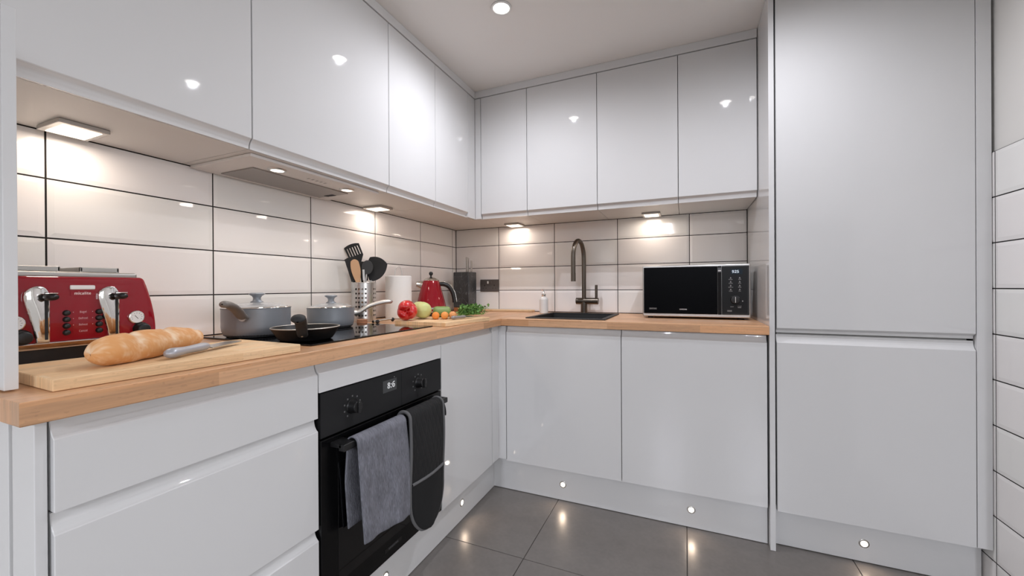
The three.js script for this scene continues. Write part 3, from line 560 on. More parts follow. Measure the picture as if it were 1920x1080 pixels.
// ---------------------------------------------------------------- toaster
{
  const t = thing('toaster', 'red four-slice toaster with chrome levers on the worktop', 'toaster', [0.145, WT + 0.0005, 2.1005]);
  const y = v => v - WT - 0.0005;
  // outline seen from the front (z across, y up), extruded along x
  const outline = () => { const s = new THREE.Shape(); s.moveTo(-0.142, 0.048); s.bezierCurveTo(-0.146, 0.090, -0.132, 0.150, -0.120, 0.186); s.quadraticCurveTo(-0.117, 0.195, -0.108, 0.195); s.lineTo(0.108, 0.195); s.quadraticCurveTo(0.117, 0.195, 0.120, 0.186); s.bezierCurveTo(0.132, 0.150, 0.146, 0.090, 0.142, 0.048); s.closePath(); return s; };
  const g = new THREE.ExtrudeGeometry(outline(), { depth: 0.262, bevelEnabled: true, bevelThickness: 0.008, bevelSize: 0.008, bevelOffset: -0.008, bevelSegments: 7, curveSegments: 18 });
  g.translate(0, 0, -0.131); g.rotateY(Math.PI / 2);   // extrusion now along x; local x of the shape runs to -z
  mesh('body', toCreasedNormals(g, 0.18), M.red, t);
  const F = 0.1392;
  mesh('base', rbox(-0.132, 0.132, 0.006, 0.040, -0.138, 0.138, 0.004), M.blackPlastic, t);
  mesh('trim_band', rbox(-0.1395, 0.1415, 0.037, 0.052, -0.1435, 0.1435, 0.003), M.chrome, t);
  for (const [fx, fz] of [[-0.1, -0.1], [0.1, -0.1], [-0.1, 0.1], [0.1, 0.1]]) { const f = cyl(0.012, 0.012, 0.008, 16); f.translate(fx, 0, fz); mesh('foot', f, M.mattBlack, t); }
  mesh('top_plate', rbox(-0.122, 0.124, 0.192, 0.206, -0.110, 0.110, 0.005), M.brushed, t);
  for (const z of [-0.052, 0.052]) mesh('bun_rail', merged([rbox(-0.09, 0.09, 0.205, 0.219, z - 0.036, z - 0.030, 0.002), rbox(-0.09, 0.09, 0.205, 0.219, z + 0.030, z + 0.036, 0.002), rbox(0.084, 0.09, 0.207, 0.219, z - 0.036, z + 0.036, 0.002)]), M.brushed, t);
  for (const zc of [0.058, -0.058]) {   // chrome plate shaped like a drop, with a slot and a lever
    const s = new THREE.Shape(); s.moveTo(-0.008, 0.052); s.lineTo(0.013, 0.052); s.bezierCurveTo(0.018, 0.10, 0.030, 0.125, 0.031, 0.150); s.bezierCurveTo(0.031, 0.172, 0.008, 0.178, 0.001, 0.172); s.bezierCurveTo(-0.006, 0.166, -0.008, 0.156, -0.008, 0.146); s.closePath();
    const p = new THREE.ExtrudeGeometry(s, { depth: 0.004, bevelEnabled: true, bevelThickness: 0.004, bevelSize: 0.004, bevelOffset: -0.004, bevelSegments: 4, curveSegments: 12 });
    p.rotateY(-Math.PI / 2); p.scale(-1, 1, 1); const q = p.toNonIndexed ? p : p; const pos = p.attributes.position; for (let i = 0; i < pos.count; i += 3) { for (let c = 0; c < 3; c++) { const a = pos.array[(i + 1) * 3 + c]; pos.array[(i + 1) * 3 + c] = pos.array[(i + 2) * 3 + c]; pos.array[(i + 2) * 3 + c] = a; } } p.computeVertexNormals();
    const plate = mesh('lever_plate', toCreasedNormals(p, 0.7).translate(F, 0, zc), M.chrome, t);
    mesh('slot', rbox(F + 0.007, F + 0.0088, 0.058, 0.160, zc - 0.004, zc + 0.001, 0.0005, 1), M.mattBlack, plate);
    const lv = lathe([[0, 0], [0.008, 0.001], [0.0095, 0.008], [0.0085, 0.022], [0.0055, 0.027], [0, 0.028]], 20); lv.rotateZ(-Math.PI / 2); lv.scale(1, 0.85, 1.1); lv.translate(F + 0.010, 0.150, zc - 0.004);
    const lever = mesh('lever', lv, M.blackPlastic, t); mesh('lever_trim', rbox(F + 0.014, F + 0.036, 0.1565, 0.159, zc - 0.011, zc + 0.003, 0.001, 1), M.chrome, lever);
  }
  for (const zc of [0.052 + 0.048, -0.100]) {
    const b = lathe([[0, 0.0035], [0.0135, 0.0035], [0.0145, 0.005], [0.0165, 0.003], [0.0165, 0]], 28); b.rotateZ(-Math.PI / 2); b.translate(F, 0.096, zc); const bez = mesh('gauge', b, M.chrome, t);
    const tex = canvasTex(128, 128, (x) => { x.fillStyle = '#e8e8e6'; x.fillRect(0, 0, 128, 128); x.strokeStyle = '#333'; x.lineWidth = 3; for (let i = 0; i < 9; i++) { const a = Math.PI * (0.85 + i * 0.1625); x.beginPath(); x.moveTo(64 + Math.cos(a) * 40, 64 + Math.sin(a) * 40); x.lineTo(64 + Math.cos(a) * 52, 64 + Math.sin(a) * 52); x.stroke(); } x.lineWidth = 6; x.beginPath(); x.moveTo(76, 84); x.lineTo(44, 44); x.stroke(); });
    const f = new THREE.CircleGeometry(0.0138, 28); f.rotateY(Math.PI / 2); f.translate(F + 0.0038, 0.096, zc); mesh('gauge_face', f, std({ map: tex, roughness: 0.3 }), bez);
    const k = lathe([[0, 0.020], [0.0105, 0.020], [0.0135, 0.017], [0.0145, 0.004], [0.0165, 0.003], [0.0165, 0]], 28); k.rotateZ(-Math.PI / 2); k.translate(F, 0.066, zc - 0.009); mesh('browning_knob', k, M.blackPlastic, t);
  }
  for (const zc of [0.0235, -0.0305]) for (let i = 0; i < 4; i++) { const b = lathe([[0, 0.006], [0.0035, 0.0058], [0.0058, 0.004], [0.0065, 0]], 18); b.rotateZ(-Math.PI / 2); b.translate(F, 0.1135 - i * 0.0145, zc); mesh('button', b, M.blackPlastic, t); }
  mesh('badge', rbox(F - 0.002, F + 0.0025, 0.1655, 0.1755, -0.024, 0.018, 0.0045, 3), M.whitePlastic, t);
  const word = canvasTex(512, 512, (x, w, h) => {
    x.fillStyle = '#8c0a1c'; x.fillRect(0, 0, w, h); x.fillStyle = '#e9dcd8'; x.textAlign = 'center'; x.font = 'bold 92px sans-serif'; x.fillText('micalite', 256, 96);
  });
  const wp = new THREE.PlaneGeometry(0.040, 0.0105); { const uv = wp.attributes.uv; for (let i = 0; i < 4; i++) uv.setY(i, 0.77 + uv.getY(i) * 0.23); } wp.rotateY(Math.PI / 2); wp.translate(F + 0.0004, 0.1575, -0.003);
  const printMat = (map) => phys({ map, roughness: 0.5, specularIntensity: 0.1, clearcoat: 1, clearcoatRoughness: 0.04 });
  mesh('lettering', wp, printMat(word), t);
  const labels = canvasTex(256, 320, (x, w, h) => { x.fillStyle = '#8c0a1c'; x.fillRect(0, 0, w, h); x.fillStyle = '#d9bfbf'; x.textAlign = 'center'; x.font = '34px sans-serif'; ['Bagel', 'Defrost', 'Reheat', 'Cancel'].forEach((s, i) => { x.fillText(s, 128, 42 + i * 81); if (i < 3) { x.fillRect(8, 26 + i * 81, 10, 8); x.fillRect(236, 26 + i * 81, 10, 8); } }); });
  const lp = new THREE.PlaneGeometry(0.036, 0.057); lp.rotateY(Math.PI / 2); lp.translate(F + 0.0004, 0.0915, -0.0035); mesh('lettering', lp, printMat(labels), t);
}
// ---------------------------------------------------------------- bread board, bread, bread knife
{
  const t = single('chopping_board', uvMetres(rbox(-0.128, 0.128, 0, 0.020, -0.221, 0.221, 0.0022), 'z', 0.9, 0.45, 0.1, 0.03), M.board, 'pale wooden chopping board under the baguette near the worktop edge', 'chopping board', [0.4945, WT + 0.0006, 2.026], -0.035);
}
const BTOP = WT + 0.0208;
{
  const L = 0.281, na = 40, nt = 90;
  const g = loft(L, nt, na, (t, a) => {
    const e = Math.pow(Math.max(0, 1 - Math.pow(Math.abs(2 * t - 1), 4.5)), 0.5), r = (0.0345 - 0.006 * t) * Math.max(e, 0.02);
    const lump = 1 + (noise2(t * 9, Math.cos(a) * 2 + 5, 3) - 0.5) * 0.14 + Math.sin(t * 19 + 1) * 0.02;
    let x = Math.cos(a) * r * 1.14 * lump, y = Math.sin(a) * r * 0.95 * lump;
    const cut = Math.exp(-(((t * 3.2 + 0.55) % 1 - 0.5 - Math.cos(a) * 0.16) ** 2) / 0.006) * Math.max(0, Math.sin(a));
    y -= cut * 0.005; if (y < -0.027) y = -0.027;
    return [x, y, t * L];
  });
  const p = g.attributes.position, uv = g.attributes.uv, col = [];
  for (let i = 0; i < p.count; i++) {
    const a = uv.getX(i) * Math.PI * 2, tt = uv.getY(i), up = Math.sin(a);
    const n = noise2(tt * 26, uv.getX(i) * 22, 6) * 0.6 + noise2(tt * 90, uv.getX(i) * 60, 7) * 0.4, pale = Math.exp(-(((tt * 3.2 + 0.55) % 1 - 0.5 - Math.cos(a) * 0.16) ** 2) / 0.012) * Math.max(0, Math.min(1, up + 0.45));
    let k = Math.min(1, Math.max(0, pale * 0.8 + (n - 0.42) * 1.0));
    const A = [0.68, 0.33, 0.12], B = [0.86, 0.68, 0.48];
    for (let c = 0; c < 3; c++) col.push(A[c] + (B[c] - A[c]) * k);
  }
  g.setAttribute('color', new THREE.Float32BufferAttribute(col, 3));
  between(g, [0.560, BTOP + 0.0280, 2.186], [0.428, BTOP + 0.0270, 1.938]);
  g.computeVertexNormals();
  single('baguette', g, std({ vertexColors: true, roughness: 0.75 }), 'crusty golden baguette lying on the pale chopping board', 'bread');
}
function knife(name, label, from, to, handleLen, handleMat, r = 0.013) {
  const A = new THREE.Vector3(...from), B = new THREE.Vector3(...to), L = A.distanceTo(B), ang = Math.atan2(B.x - A.x, B.z - A.z);
  const t = thing(name, label, 'knife', from, ang);
  mesh('handle', loft(handleLen, 24, 24, (q, a) => { const e = Math.sqrt(Math.max(0.05, 1 - Math.pow(Math.abs(2 * q - 1), 8))), w = r * (1 - 0.25 * q) * (0.9 + 0.12 * Math.cos(q * 7)) * e; return [Math.cos(a) * w, r * 0.8 + Math.sin(a) * w * 0.8, q * handleLen]; }), handleMat, t);
  const s = new THREE.Shape(); s.moveTo(-0.011, handleLen - 0.004); s.lineTo(0.011, handleLen - 0.004); s.lineTo(0.012, handleLen + (L - handleLen) * 0.7); s.quadraticCurveTo(0.008, L - 0.01, -0.008, L); s.lineTo(-0.011, L - 0.02); s.closePath();
  const b = new THREE.ExtrudeGeometry(s, { depth: 0.0018, bevelEnabled: false }); b.rotateX(Math.PI / 2); b.translate(0, 0.009, 0); b.rotateZ(0.16);
  mesh('blade', b, M.steel, t); return t;
}
knife('bread_knife', 'bread knife with thick silver handle beside the baguette', [0.580, BTOP + 0.0008, 2.080], [0.470, BTOP + 0.0008, 1.868], 0.125, std({ color: 0xa9aab0, roughness: 0.38, metalness: 0.35 }), 0.0145);

// ---------------------------------------------------------------- pans
function pot(label, x, z, r, h, angle, handleLen, handleLift, handleMat, name = 'saucepan') {
  const t = thing(name, label, 'saucepan', [x, HOBTOP + 0.0005, z]);
  mesh('body', lathe([[0, 0], [r * 0.84, 0], [r * 0.93, 0.006], [r * 0.985, 0.020], [r, 0.034], [r, h - 0.002], [r + 0.002, h], [r - 0.002, h], [r - 0.003, 0.03], [r * 0.85, 0.006], [0, 0.006]], 72), M.potGrey, t);
  mesh('underside', lathe([[0, -0.0003], [r * 0.83, -0.0003], [r * 0.935, 0.0062], [r * 0.945, 0.010], [r * 0.93, 0.0062]], 64), M.potDark, t);
  const lid = mesh('lid', lathe([[r * 0.2, h + 0.019], [r * 0.45, h + 0.017], [r * 0.75, h + 0.011], [r * 0.93, h + 0.004], [r * 0.935, h + 0.002], [0, h + 0.002]], 64), phys({ color: 0xb9bbbd, roughness: 0.25, metalness: 0.6 }), t);
  mesh('lid_rim', lathe([[r * 0.90, h + 0.001], [r + 0.001, h + 0.0005], [r + 0.003, h + 0.003], [r * 0.97, h + 0.006], [r * 0.91, h + 0.006]], 64), M.chrome, lid);
  mesh('knob', lathe([[0.0, h + 0.018], [0.020, h + 0.018], [0.019, h + 0.021], [0.0125, h + 0.026], [0.0115, h + 0.034], [0.0145, h + 0.040], [0.0245, h + 0.047], [0.024, h + 0.050], [0.016, h + 0.052], [0, h + 0.052]], 32), M.potGrey, lid);
  const d = [Math.cos(angle), Math.sin(angle)], at = (q, y) => [d[0] * q, y, d[1] * q];
  const path = new THREE.CatmullRomCurve3([at(r - 0.001, h - 0.028), at(r + 0.02, h - 0.022), at(r + 0.06, h - 0.006 + handleLift * 0.35), at(r + handleLen * 0.75, h + handleLift * 0.85), at(r + handleLen, h + handleLift)].map(p => new THREE.Vector3(...p)));
  const pos = [], idx = [], N = 40, K = 18;
  for (let j = 0; j <= N; j++) { const q = j / N, c = path.getPoint(q), tan = path.getTangent(q), side = new THREE.Vector3(-d[1], 0, d[0]), up = new THREE.Vector3().crossVectors(tan, side).normalize().multiplyScalar(-1); const e = Math.sqrt(Math.max(0.03, 1 - Math.pow(Math.max(0, q - 0.9) / 0.1, 2))), w = (0.0125 + 0.004 * Math.sin(q * Math.PI)) * e, th = (0.0085 + 0.002 * q) * e; for (let i = 0; i < K; i++) { const a = i / K * Math.PI * 2, v = c.clone().addScaledVector(side, Math.cos(a) * w).addScaledVector(up, Math.sin(a) * th); pos.push(v.x, v.y, v.z); } }
  for (let j = 0; j < N; j++) for (let i = 0; i < K; i++) { const a = j * K + i, b = j * K + (i + 1) % K; idx.push(a, b, b + K, a, b + K, a + K); }
  const g = new THREE.BufferGeometry(); g.setAttribute('position', new THREE.Float32BufferAttribute(pos, 3)); g.setIndex(idx); g.computeVertexNormals(); g.setAttribute('uv', new THREE.Float32BufferAttribute(new Float32Array(pos.length / 3 * 2), 2));
  const hd = mesh('handle', g, handleMat, t);
  const col = cyl(0.0125, 0.011, 0.022, 24); col.rotateZ(-Math.PI / 2); col.rotateY(-angle); col.translate(...at(r - 0.002, h - 0.026)); mesh('handle_collar', col, M.brushed, hd);
  return t;
}
pot('large grey lidded saucepan with handle pointing out over the board', 0.200, 1.634, 0.102, 0.094, 0.93, 0.150, 0.022, M.handleGrey);
pot('smaller grey lidded saucepan with handle in front of the utensil pot', 0.205, 1.325, 0.090, 0.080, -0.98, 0.165, 0.020, M.silverPaint);
{
  const t = thing('frying_pan', 'small black frying pan at the front of the hob', 'frying pan', [0.455, HOBTOP + 0.0005, 1.650]);
  mesh('body', lathe([[0, 0], [0.070, 0], [0.077, 0.004], [0.098, 0.038], [0.0955, 0.039], [0.074, 0.006], [0.07, 0.004], [0, 0.004]], 72), phys({ color: 0x0d0d0e, roughness: 0.45, specularIntensity: 0.5 }), t);
  mesh('rim', lathe([[0.0955, 0.0385], [0.0985, 0.0375], [0.0990, 0.0395], [0.0960, 0.0408], [0.0952, 0.0395]], 72), M.brushed, t);
  const a = 0.78, d = [Math.cos(a), Math.sin(a)], at = (q, y) => new THREE.Vector3(d[0] * q, y, d[1] * q);
  const path = new THREE.CatmullRomCurve3([at(0.088, 0.022), at(0.105, 0.030), at(0.130, 0.055), at(0.165, 0.076), at(0.195, 0.080), at(0.214, 0.070)]), pos = [], idx = [], N = 40, K = 18;
  for (let j = 0; j <= N; j++) { const q = j / N, c = path.getPoint(q), tan = path.getTangent(q), side = new THREE.Vector3(-d[1], 0, d[0]), up = new THREE.Vector3().crossVectors(side, tan).normalize(); const e = Math.sqrt(Math.max(0.03, 1 - Math.pow(Math.max(0, q - 0.88) / 0.12, 2))), w = 0.0165 * e * (0.85 + 0.25 * q), th = 0.0095 * e; for (let i = 0; i < K; i++) { const b = i / K * Math.PI * 2, v = c.clone().addScaledVector(side, Math.cos(b) * w).addScaledVector(up, Math.sin(b) * th); pos.push(v.x, v.y, v.z); } }
  for (let j = 0; j < N; j++) for (let i = 0; i < K; i++) { const p = j * K + i, b = j * K + (i + 1) % K; idx.push(p, b + K, b, p, p + K, b + K); }
  const g = new THREE.BufferGeometry(); g.setAttribute('position', new THREE.Float32BufferAttribute(pos, 3)); g.setIndex(idx); g.computeVertexNormals(); g.setAttribute('uv', new THREE.Float32BufferAttribute(new Float32Array(pos.length / 3 * 2), 2));
  const h = mesh('handle', g, M.mattBlack, t);
  const rv = new THREE.SphereGeometry(0.0045, 14, 10); const rp = at(0.104, 0.0215); rv.translate(rp.x, rp.y, rp.z); mesh('rivet', rv, M.steel, h);
}
// ---------------------------------------------------------------- utensil pot with its utensils
const UP = [0.100, 1.032];
{
  const t = thing('utensil_pot', 'perforated steel utensil holder behind the hob', 'utensil holder', [UP[0], WT + 0.0005, UP[1]]);
  // perforations: real holes cut by the alpha of the sheet
  const holes = dataTex(1024, 512, (x, y) => { const n = 24, m = 9, cx = (x / 1024 * n) % 1 - 0.5, cy = (y / 512 * m) % 1 - 0.5, r = Math.floor(y / 512 * m), c = Math.floor(x / 1024 * n); const on = r > 0 && r < m - 1 && (c % 6) !== 5 && (c % 6) !== 4; const d = Math.hypot(cx * 0.36 / n, cy * 0.19 / m); const v = on && d < 0.0047 ? 0 : 255; return [v, v, v]; }, false);
  const g = new THREE.CylinderGeometry(0.0575, 0.0575, 0.190, 96, 1, true); g.translate(0, 0.097, 0);
  mesh('sheet', g, std({ color: 0xc6c4c1, roughness: 0.3, metalness: 1, alphaMap: holes, alphaTest: 0.5, side: THREE.DoubleSide }), t);
  mesh('floor_disc', cyl(0.057, 0.057, 0.004, 48), M.steel, t);
  mesh('rolled_edge', new THREE.TorusGeometry(0.0575, 0.0016, 8, 64).rotateX(Math.PI / 2).translate(0, 0.192, 0), M.steel, t);
}
// each utensil: leaning shaft from inside the pot and a head; the head is drawn in the plane facing the kitchen
const VIEW = Math.atan2(1.5515 - UP[0], 2.5486 - UP[1]);
function utensil(name, label, category, foot, tip, headShape, thick, headMat, shaftMat, shaftR = 0.0045, curl = 0, lean = 0) {
  const t = thing(name, label, category, [UP[0], WT + 0.006, UP[1]], VIEW, 'utensils in the steel pot');
  mesh('shaft', tube([[foot[0], 0.004, foot[1]], [(foot[0] + tip[0]) / 2, (0.004 + tip[1]) / 2, (foot[1] + tip[2]) / 2], tip], shaftR, 16, 10), shaftMat, t);
  const ang = Math.atan2(tip[0] - foot[0], tip[1]);
  let g = new THREE.ExtrudeGeometry(headShape, { depth: thick, bevelEnabled: true, bevelThickness: 0.0012, bevelSize: 0.0012, bevelSegments: 2, curveSegments: 16 });
  g.translate(0, 0, -thick / 2);
  if (curl) { const p = g.attributes.position; for (let i = 0; i < p.count; i++) p.setZ(i, p.getZ(i) + curl * (p.getX(i) ** 2 * 18 + (p.getY(i) - 0.04) ** 2 * 9)); g.computeVertexNormals(); }
  g.rotateZ(-ang + lean); g.translate(tip[0], tip[1] - 0.002, tip[2]);
  mesh('head', g, headMat, t); return t;
}
const oval = (w, h, y0 = 0) => { const s = new THREE.Shape(); s.absellipse(0, y0 + h / 2, w / 2, h / 2, 0, Math.PI * 2); return s; };
{
  const s = new THREE.Shape(); s.moveTo(-0.012, 0); s.lineTo(0.012, 0); s.lineTo(0.034, 0.030); s.lineTo(0.036, 0.088); s.quadraticCurveTo(0.0, 0.104, -0.036, 0.088); s.lineTo(-0.034, 0.030); s.closePath();
  for (let i = -2; i <= 2; i++) { const x = i * 0.0125; s.holes.push(new THREE.Path([[x - 0.003, 0.036], [x - 0.003, 0.082], [x + 0.003, 0.082], [x + 0.003, 0.036]].map(p => new THREE.Vector2(...p)))); }
  utensil('slotted_turner', 'black slotted turner, the tallest utensil in the steel pot', 'turner', [0.026, -0.040], [-0.022, 0.290, -0.040], s, 0.002, M.mattBlack, M.mattBlack, 0.0045, 0, 0.22);
  const f = new THREE.Shape(); f.moveTo(-0.010, 0); f.lineTo(0.010, 0); f.lineTo(0.020, 0.06); f.lineTo(0.024, 0.112); f.quadraticCurveTo(0.004, 0.124, -0.024, 0.108); f.lineTo(-0.016, 0.05); f.closePath();
  utensil('black_spatula', 'solid black spatula leaning at the outer side of the steel pot', 'spatula', [-0.014, 0.014], [-0.044, 0.195, 0.014], f, 0.004, M.mattBlack, M.mattBlack, 0.006);
  const w = new THREE.Shape(); w.moveTo(-0.006, 0); w.lineTo(0.006, 0); w.bezierCurveTo(0.016, 0.03, 0.026, 0.06, 0.018, 0.105); w.quadraticCurveTo(0.004, 0.125, -0.014, 0.108); w.bezierCurveTo(-0.026, 0.07, -0.014, 0.03, -0.006, 0); w.closePath();
  utensil('wooden_spoon', 'flat pale wooden spoon standing in the steel pot', 'spoon', [0.008, 0.028], [-0.024, 0.185, 0.028], w, 0.005, M.woodSpoon, M.woodSpoon, 0.006);
  const sp = oval(0.052, 0.068); utensil('black_spoon', 'small round black spoon in the middle of the steel pot', 'spoon', [-0.010, 0.001], [0.014, 0.230, 0.001], sp, 0.003, std({ color: 0x2a2a2b, roughness: 0.5 }), M.steel, 0.004, 0.08);
  const la = new THREE.Shape(); la.moveTo(-0.008, 0); la.lineTo(0.010, 0); la.bezierCurveTo(0.045, 0.02, 0.060, 0.055, 0.052, 0.100); la.quadraticCurveTo(0.010, 0.135, -0.034, 0.110); la.bezierCurveTo(-0.046, 0.07, -0.030, 0.03, -0.008, 0); la.closePath();
  utensil('serving_spoon', 'large black serving spoon tilting towards the paper roll', 'spoon', [-0.018, -0.028], [0.036, 0.200, -0.028], la, 0.004, M.mattBlack, M.steel, 0.005, 0.10);
  const wh = new THREE.Shape(); wh.moveTo(-0.004, 0); wh.lineTo(0.004, 0); wh.lineTo(0.004, 0.05); wh.lineTo(-0.004, 0.05); wh.closePath();
  utensil('steel_handle_spoon', 'slim steel utensil handle in front of the black spoons', 'spoon', [0.012, 0.041], [0.002, 0.200, 0.041], wh, 0.003, M.steel, M.steel, 0.004);
  const tg = new THREE.Shape(); tg.moveTo(-0.014, 0); tg.lineTo(0.014, 0); tg.lineTo(0.018, 0.09); tg.lineTo(-0.018, 0.09); tg.closePath();
  utensil('black_scraper', 'black scraper between the turner and the spoons', 'scraper', [0.022, -0.013], [0.006, 0.200, -0.013], tg, 0.004, M.mattBlack, M.mattBlack, 0.006);
}
{ // steel tongs lying between the hob and the pot
  const t = thing('cooking_tongs', 'thin steel rod with black tips lying behind the hob', 'tongs', [0.222, WT + 0.0005, 1.045], 0);
  mesh('rod', tube([[0.012, 0.010, 0.070], [0.004, 0.0115, 0.0], [-0.004, 0.013, -0.075]], 0.0065, 20, 12), M.steel, t);
  for (const [x, z] of [[0.016, 0.045], [-0.001, -0.080]]) { const g = new THREE.SphereGeometry(0.0095, 18, 12); g.translate(x, 0.0096, z); mesh('rubber_tip', g, M.mattBlack, t); }
}
{
  const t = thing('trivet', 'small woven brown trivet between saucepan and utensil pot', 'trivet', [0.150, WT + 0.0006, 1.095], 0);
  const m = std({ color: 0x9a6f55, roughness: 0.8 });
  mesh('weave', merged([0.003, 0.009, 0.015].map((y, i) => new THREE.TorusGeometry(0.022 - i * 0.0005, 0.0031, 8, 40).rotateX(Math.PI / 2).translate(0, y + 0.0004, 0))), m, t);
}
// ---------------------------------------------------------------- kitchen roll
{
  const t = thing('paper_towel_roll', 'white kitchen paper roll on a wire stand beside the kettle', 'kitchen roll', [0.128, WT + 0.0005, 0.805]);
  mesh('stand', merged([cyl(0.062, 0.062, 0.004, 40), tube([[-0.010, 0.004, 0.012], [-0.010, 0.262, 0.012], [-0.006, 0.276, 0.006], [0.004, 0.279, -0.006], [0.010, 0.262, -0.012], [0.010, 0.004, -0.012]], 0.0022, 60, 8)]), M.steel, t);
  mesh('paper', lathe([[0.018, 0.0045], [0.068, 0.0045], [0.0685, 0.008], [0.0685, 0.226], [0.067, 0.229], [0.019, 0.229], [0.018, 0.226], [0.018, 0.0045]], 64), M.paper, t);
}
// ---------------------------------------------------------------- kettle
{
  const t = thing('kettle', 'red cone-shaped kettle with black handle and chrome lid', 'kettle', [0.150, WT + 0.0005, 0.535], 0);
  mesh('base', lathe([[0, 0], [0.080, 0], [0.083, 0.004], [0.083, 0.016], [0.078, 0.020], [0, 0.020]], 48), M.blackPlastic, t);
  mesh('body', lathe([[0, 0.0205], [0.086, 0.0205], [0.0905, 0.026], [0.0905, 0.040], [0.084, 0.075], [0.072, 0.120], [0.060, 0.165], [0.050, 0.200], [0.047, 0.206], [0, 0.206]], 64), M.red, t);
  mesh('foot_ring', lathe([[0.084, 0.0195], [0.0915, 0.0205], [0.0925, 0.026], [0.0908, 0.029], [0.088, 0.026]], 64), M.chrome, t);
  const lid = mesh('lid', lathe([[0, 0.206], [0.047, 0.206], [0.0475, 0.210], [0.038, 0.218], [0.022, 0.226], [0.008, 0.230], [0, 0.230]], 48), M.chrome, t);
  mesh('knob', lathe([[0, 0.229], [0.005, 0.230], [0.005, 0.238], [0.011, 0.244], [0.0125, 0.251], [0.010, 0.258], [0.004, 0.2615], [0, 0.262]], 28), M.blackPlastic, lid);
  // handle towards the corner side, spout opposite, seen almost in profile
  const a = -0.55, d = [Math.cos(a), Math.sin(a)], P = (q, y) => [d[0] * q, y, d[1] * q];
  mesh('handle', tube([P(0.046, 0.186), P(0.075, 0.186), P(0.105, 0.172), P(0.128, 0.135), P(0.138, 0.090), P(0.139, 0.076)], 0.0125, 50, 14), M.blackPlastic, t);
  mesh('handle_strip', tube([P(0.048, 0.199), P(0.078, 0.1995), P(0.114, 0.182), P(0.1405, 0.138), P(0.1508, 0.090), P(0.1518, 0.080)], 0.0028, 50, 8), M.chrome, t);
  mesh('spout', loft(0.05, 10, 20, (q, b) => { const w = 0.022 - q * 0.006, h = 0.034 - q * 0.018; return [Math.cos(b) * w, Math.sin(b) * h + q * 0.010, q * 0.046]; }).rotateY(-a - Math.PI / 2 ).translate(-d[0] * 0.042, 0.176, -d[1] * 0.042), M.chrome, t);
  mesh('badge', rbox(-0.018, 0.018, 0.0, 0.010, -0.0015, 0.0015, 0.0012, 1).rotateX(-0.2).rotateY(0.62).translate(0.0895 * Math.sin(0.62), 0.040, 0.0895 * Math.cos(0.62)), M.chrome, t);
  mesh('switch_tab', rbox(0.060, 0.104, 0.010, 0.022, -0.012, 0.012, 0.004).rotateY(0.25), M.blackPlastic, t);
}
// ---------------------------------------------------------------- vegetables on the second board
const B2 = [0.470, 0.985];
single('chopping_board', uvMetres(rbox(-0.143, 0.143, 0, 0.018, -0.178, 0.178, 0.0025), 'z', 0.9, 0.45, 0.5, 0.2), M.board, 'wooden chopping board carrying the vegetables in front of the kettle', 'chopping board', [0.502, WT + 0.0006, 0.934], -0.08);
const B2TOP = WT + 0.0188;
{ // pepper: lobed body lying on its side with the stem end away from the kitchen
  const g = loft(0.085, 64, 72, (t, a) => { const ph = Math.PI * (0.012 + 0.976 * t), c = -Math.cos(ph), lobe = Math.pow(Math.abs(Math.cos(1.5 * a + 0.35)), 0.8), w = 0.3 + 0.7 * t, r = 0.0465 * Math.pow(Math.sin(ph), 0.62) * (1 - 0.19 * w * (1 - lobe)); const z = Math.sign(c) * Math.pow(Math.abs(c), 0.8) * 0.040 + 0.009 * Math.max(0, c) * (lobe - 0.5) - 0.013 * Math.exp(-((r / 0.014) ** 2)) * Math.sign(c); return [Math.cos(a) * r, Math.sin(a) * r, z + 0.04]; });
  const t = thing('red_pepper', 'glossy red bell pepper at the hob end of the vegetable board', 'pepper', [0.400, B2TOP + 0.0455, 1.080], 0);
  g.translate(0, 0, -0.04); g.rotateX(0.12); g.rotateY(0.62); mesh('flesh', g, phys({ color: 0xc41512, roughness: 0.28, clearcoat: 0.8, clearcoatRoughness: 0.08 }), t);
  mesh('stem', tube([[-0.024, -0.010, -0.032], [-0.034, -0.014, -0.040], [-0.046, -0.026, -0.040]], 0.006, 14, 10), std({ color: 0x5d7a35, roughness: 0.7 }), t);
}
function veg(name, label, category, from, to, prof, mat, n = 28, wob = 0.02) {
  const A = new THREE.Vector3(...from), B = new THREE.Vector3(...to), L = A.distanceTo(B);
  const g = loft(L, 36, n, (t, a) => { const r = prof(t) * (1 + (noise2(t * 7, Math.cos(a) * 1.5 + 3, 5) - 0.5) * wob * 2); return [Math.cos(a) * r, Math.sin(a) * r, t * L]; });
  return single(name, between(g, from, to), mat, label, category);
}
const round = (r, p = 5) => t => r * Math.sqrt(Math.max(0.0004, 1 - Math.pow(Math.abs(2 * t - 1), p)));
veg('pale_squash', 'thick pale green squash next to the red pepper', 'squash', [0.450, B2TOP + 0.0405, 1.010], [0.336, B2TOP + 0.0450, 0.925], t => round(0.0395, 5)(t) * (1 - 0.08 * t), std({ color: 0xc3c884, roughness: 0.45 }));
veg('cucumber', 'dark green cucumber lying behind the carrots', 'cucumber', [0.402, B2TOP + 0.0275, 0.884], [0.468, B2TOP + 0.0265, 0.822], t => round(0.027, 6)(t), std({ color: 0x7d9454, roughness: 0.5 }));
const orange = [0xe58a3a, 0xe89a4e, 0xdf9c62].map(c => std({ color: c, roughness: 0.55 }));
veg('carrot', 'orange carrot lying closest to the pale squash', 'carrot', [0.500, B2TOP + 0.0188, 1.004], [0.444, B2TOP + 0.015, 0.915], t => round(0.0185, 8)(t) * (1 - 0.35 * t), orange[0]);
veg('carrot', 'orange carrot lying in the middle of the three carrots', 'carrot', [0.531, B2TOP + 0.0188, 0.978], [0.482, B2TOP + 0.015, 0.889], t => round(0.0185, 8)(t) * (1 - 0.35 * t), orange[1]);
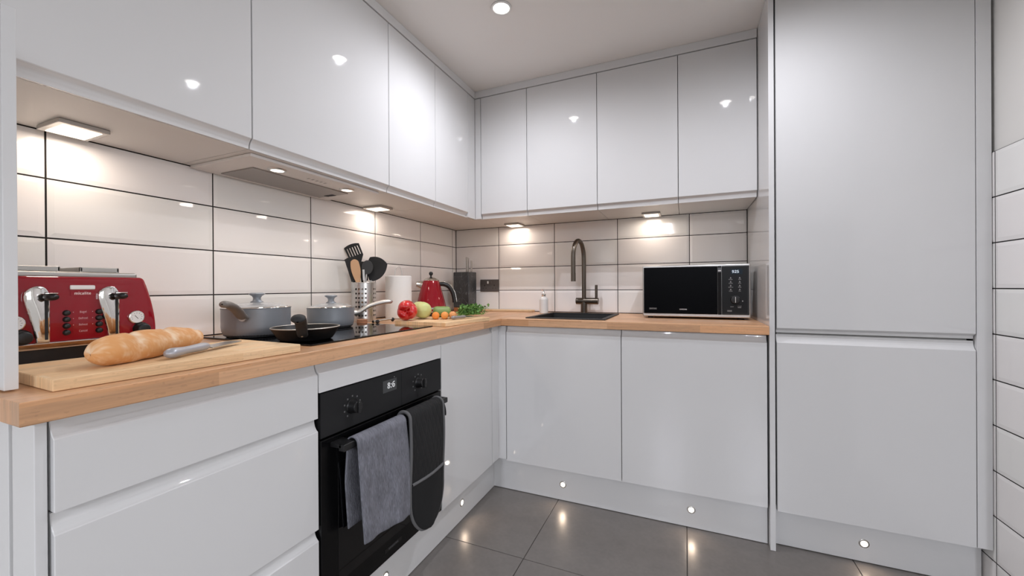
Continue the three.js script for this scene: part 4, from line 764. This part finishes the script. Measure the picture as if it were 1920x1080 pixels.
veg('carrot', 'pale orange carrot lying directly behind the grey knife', 'carrot', [0.553, B2TOP + 0.0188, 0.945], [0.508, B2TOP + 0.015, 0.857], t => round(0.0185, 8)(t) * (1 - 0.35 * t), orange[2]);
knife('paring_knife', 'small knife with grey handle in front of the carrots', [0.580, B2TOP + 0.0008, 0.996], [0.612, B2TOP + 0.0008, 0.850], 0.095, std({ color: 0x8e8a88, roughness: 0.4, metalness: 0.3 }), 0.012);
{ // bunch of herbs: stems and many small curled leaves
  const t = thing('herb_bunch', 'leafy green herb bunch at the corner end of the vegetable board', 'herbs', [0.555, B2TOP + 0.001, 0.815]);
  const leafMats = [0x5d8a42, 0x7aa552, 0x47702f].map(c => std({ color: c, roughness: 0.7, side: THREE.DoubleSide }));
  const stems = [], leaves = [[], [], []];
  const leaf = (s) => { const g = new THREE.BufferGeometry(), p = [0, 0, 0, s * 0.45, s * 0.12, s * 0.4, 0, s * 0.05, s, -s * 0.45, s * 0.12, s * 0.4, 0, s * 0.16, s * 0.5]; g.setAttribute('position', new THREE.Float32BufferAttribute(p, 3)); g.setAttribute('uv', new THREE.Float32BufferAttribute(new Float32Array(10), 2)); g.setIndex([0, 1, 4, 1, 2, 4, 2, 3, 4, 3, 0, 4]); g.computeVertexNormals(); return g; };
  for (let i = 0; i < 60; i++) {
    const u = rnd(), len = 0.05 + rnd() * 0.12, ang = 0.1 + (rnd() - 0.5) * 1.3, x0 = -0.055 + rnd() * 0.05, z0 = 0.03 - rnd() * 0.05;
    const dx = Math.sin(ang) * len * 0.9 + 0.03, dz = -Math.cos(ang) * len * 0.7, lift = 0.008 + rnd() * 0.042;
    const pts = [[x0, 0.006, z0], [x0 + dx * 0.5, lift, z0 + dz * 0.5], [x0 + dx, lift * (0.4 + rnd() * 0.6) + 0.004, z0 + dz]];
    stems.push(tube(pts, 0.0009, 6, 5));
    const c = new THREE.CatmullRomCurve3(pts.map(p => new THREE.Vector3(...p)));
    for (let k = 0; k < 16; k++) { const q = c.getPoint(0.25 + 0.75 * rnd()), g = leaf(0.008 + rnd() * 0.009); g.rotateX(-rnd() * 1.2); g.rotateY(rnd() * 6.28); g.rotateZ((rnd() - 0.5) * 1.2); g.translate(q.x + (rnd() - 0.5) * 0.014, Math.max(0.003, q.y + (rnd() - 0.3) * 0.010), q.z + (rnd() - 0.5) * 0.014); leaves[Math.floor(rnd() * 3)].push(g); }
  }
  mesh('stems', merged(stems), leafMats[1], t).userData = { kind: 'stuff' };
  leaves.forEach((l, i) => { mesh('leaves', merged(l), leafMats[i], t).userData = { kind: 'stuff' }; });
}
renderer.render(scene, camera);
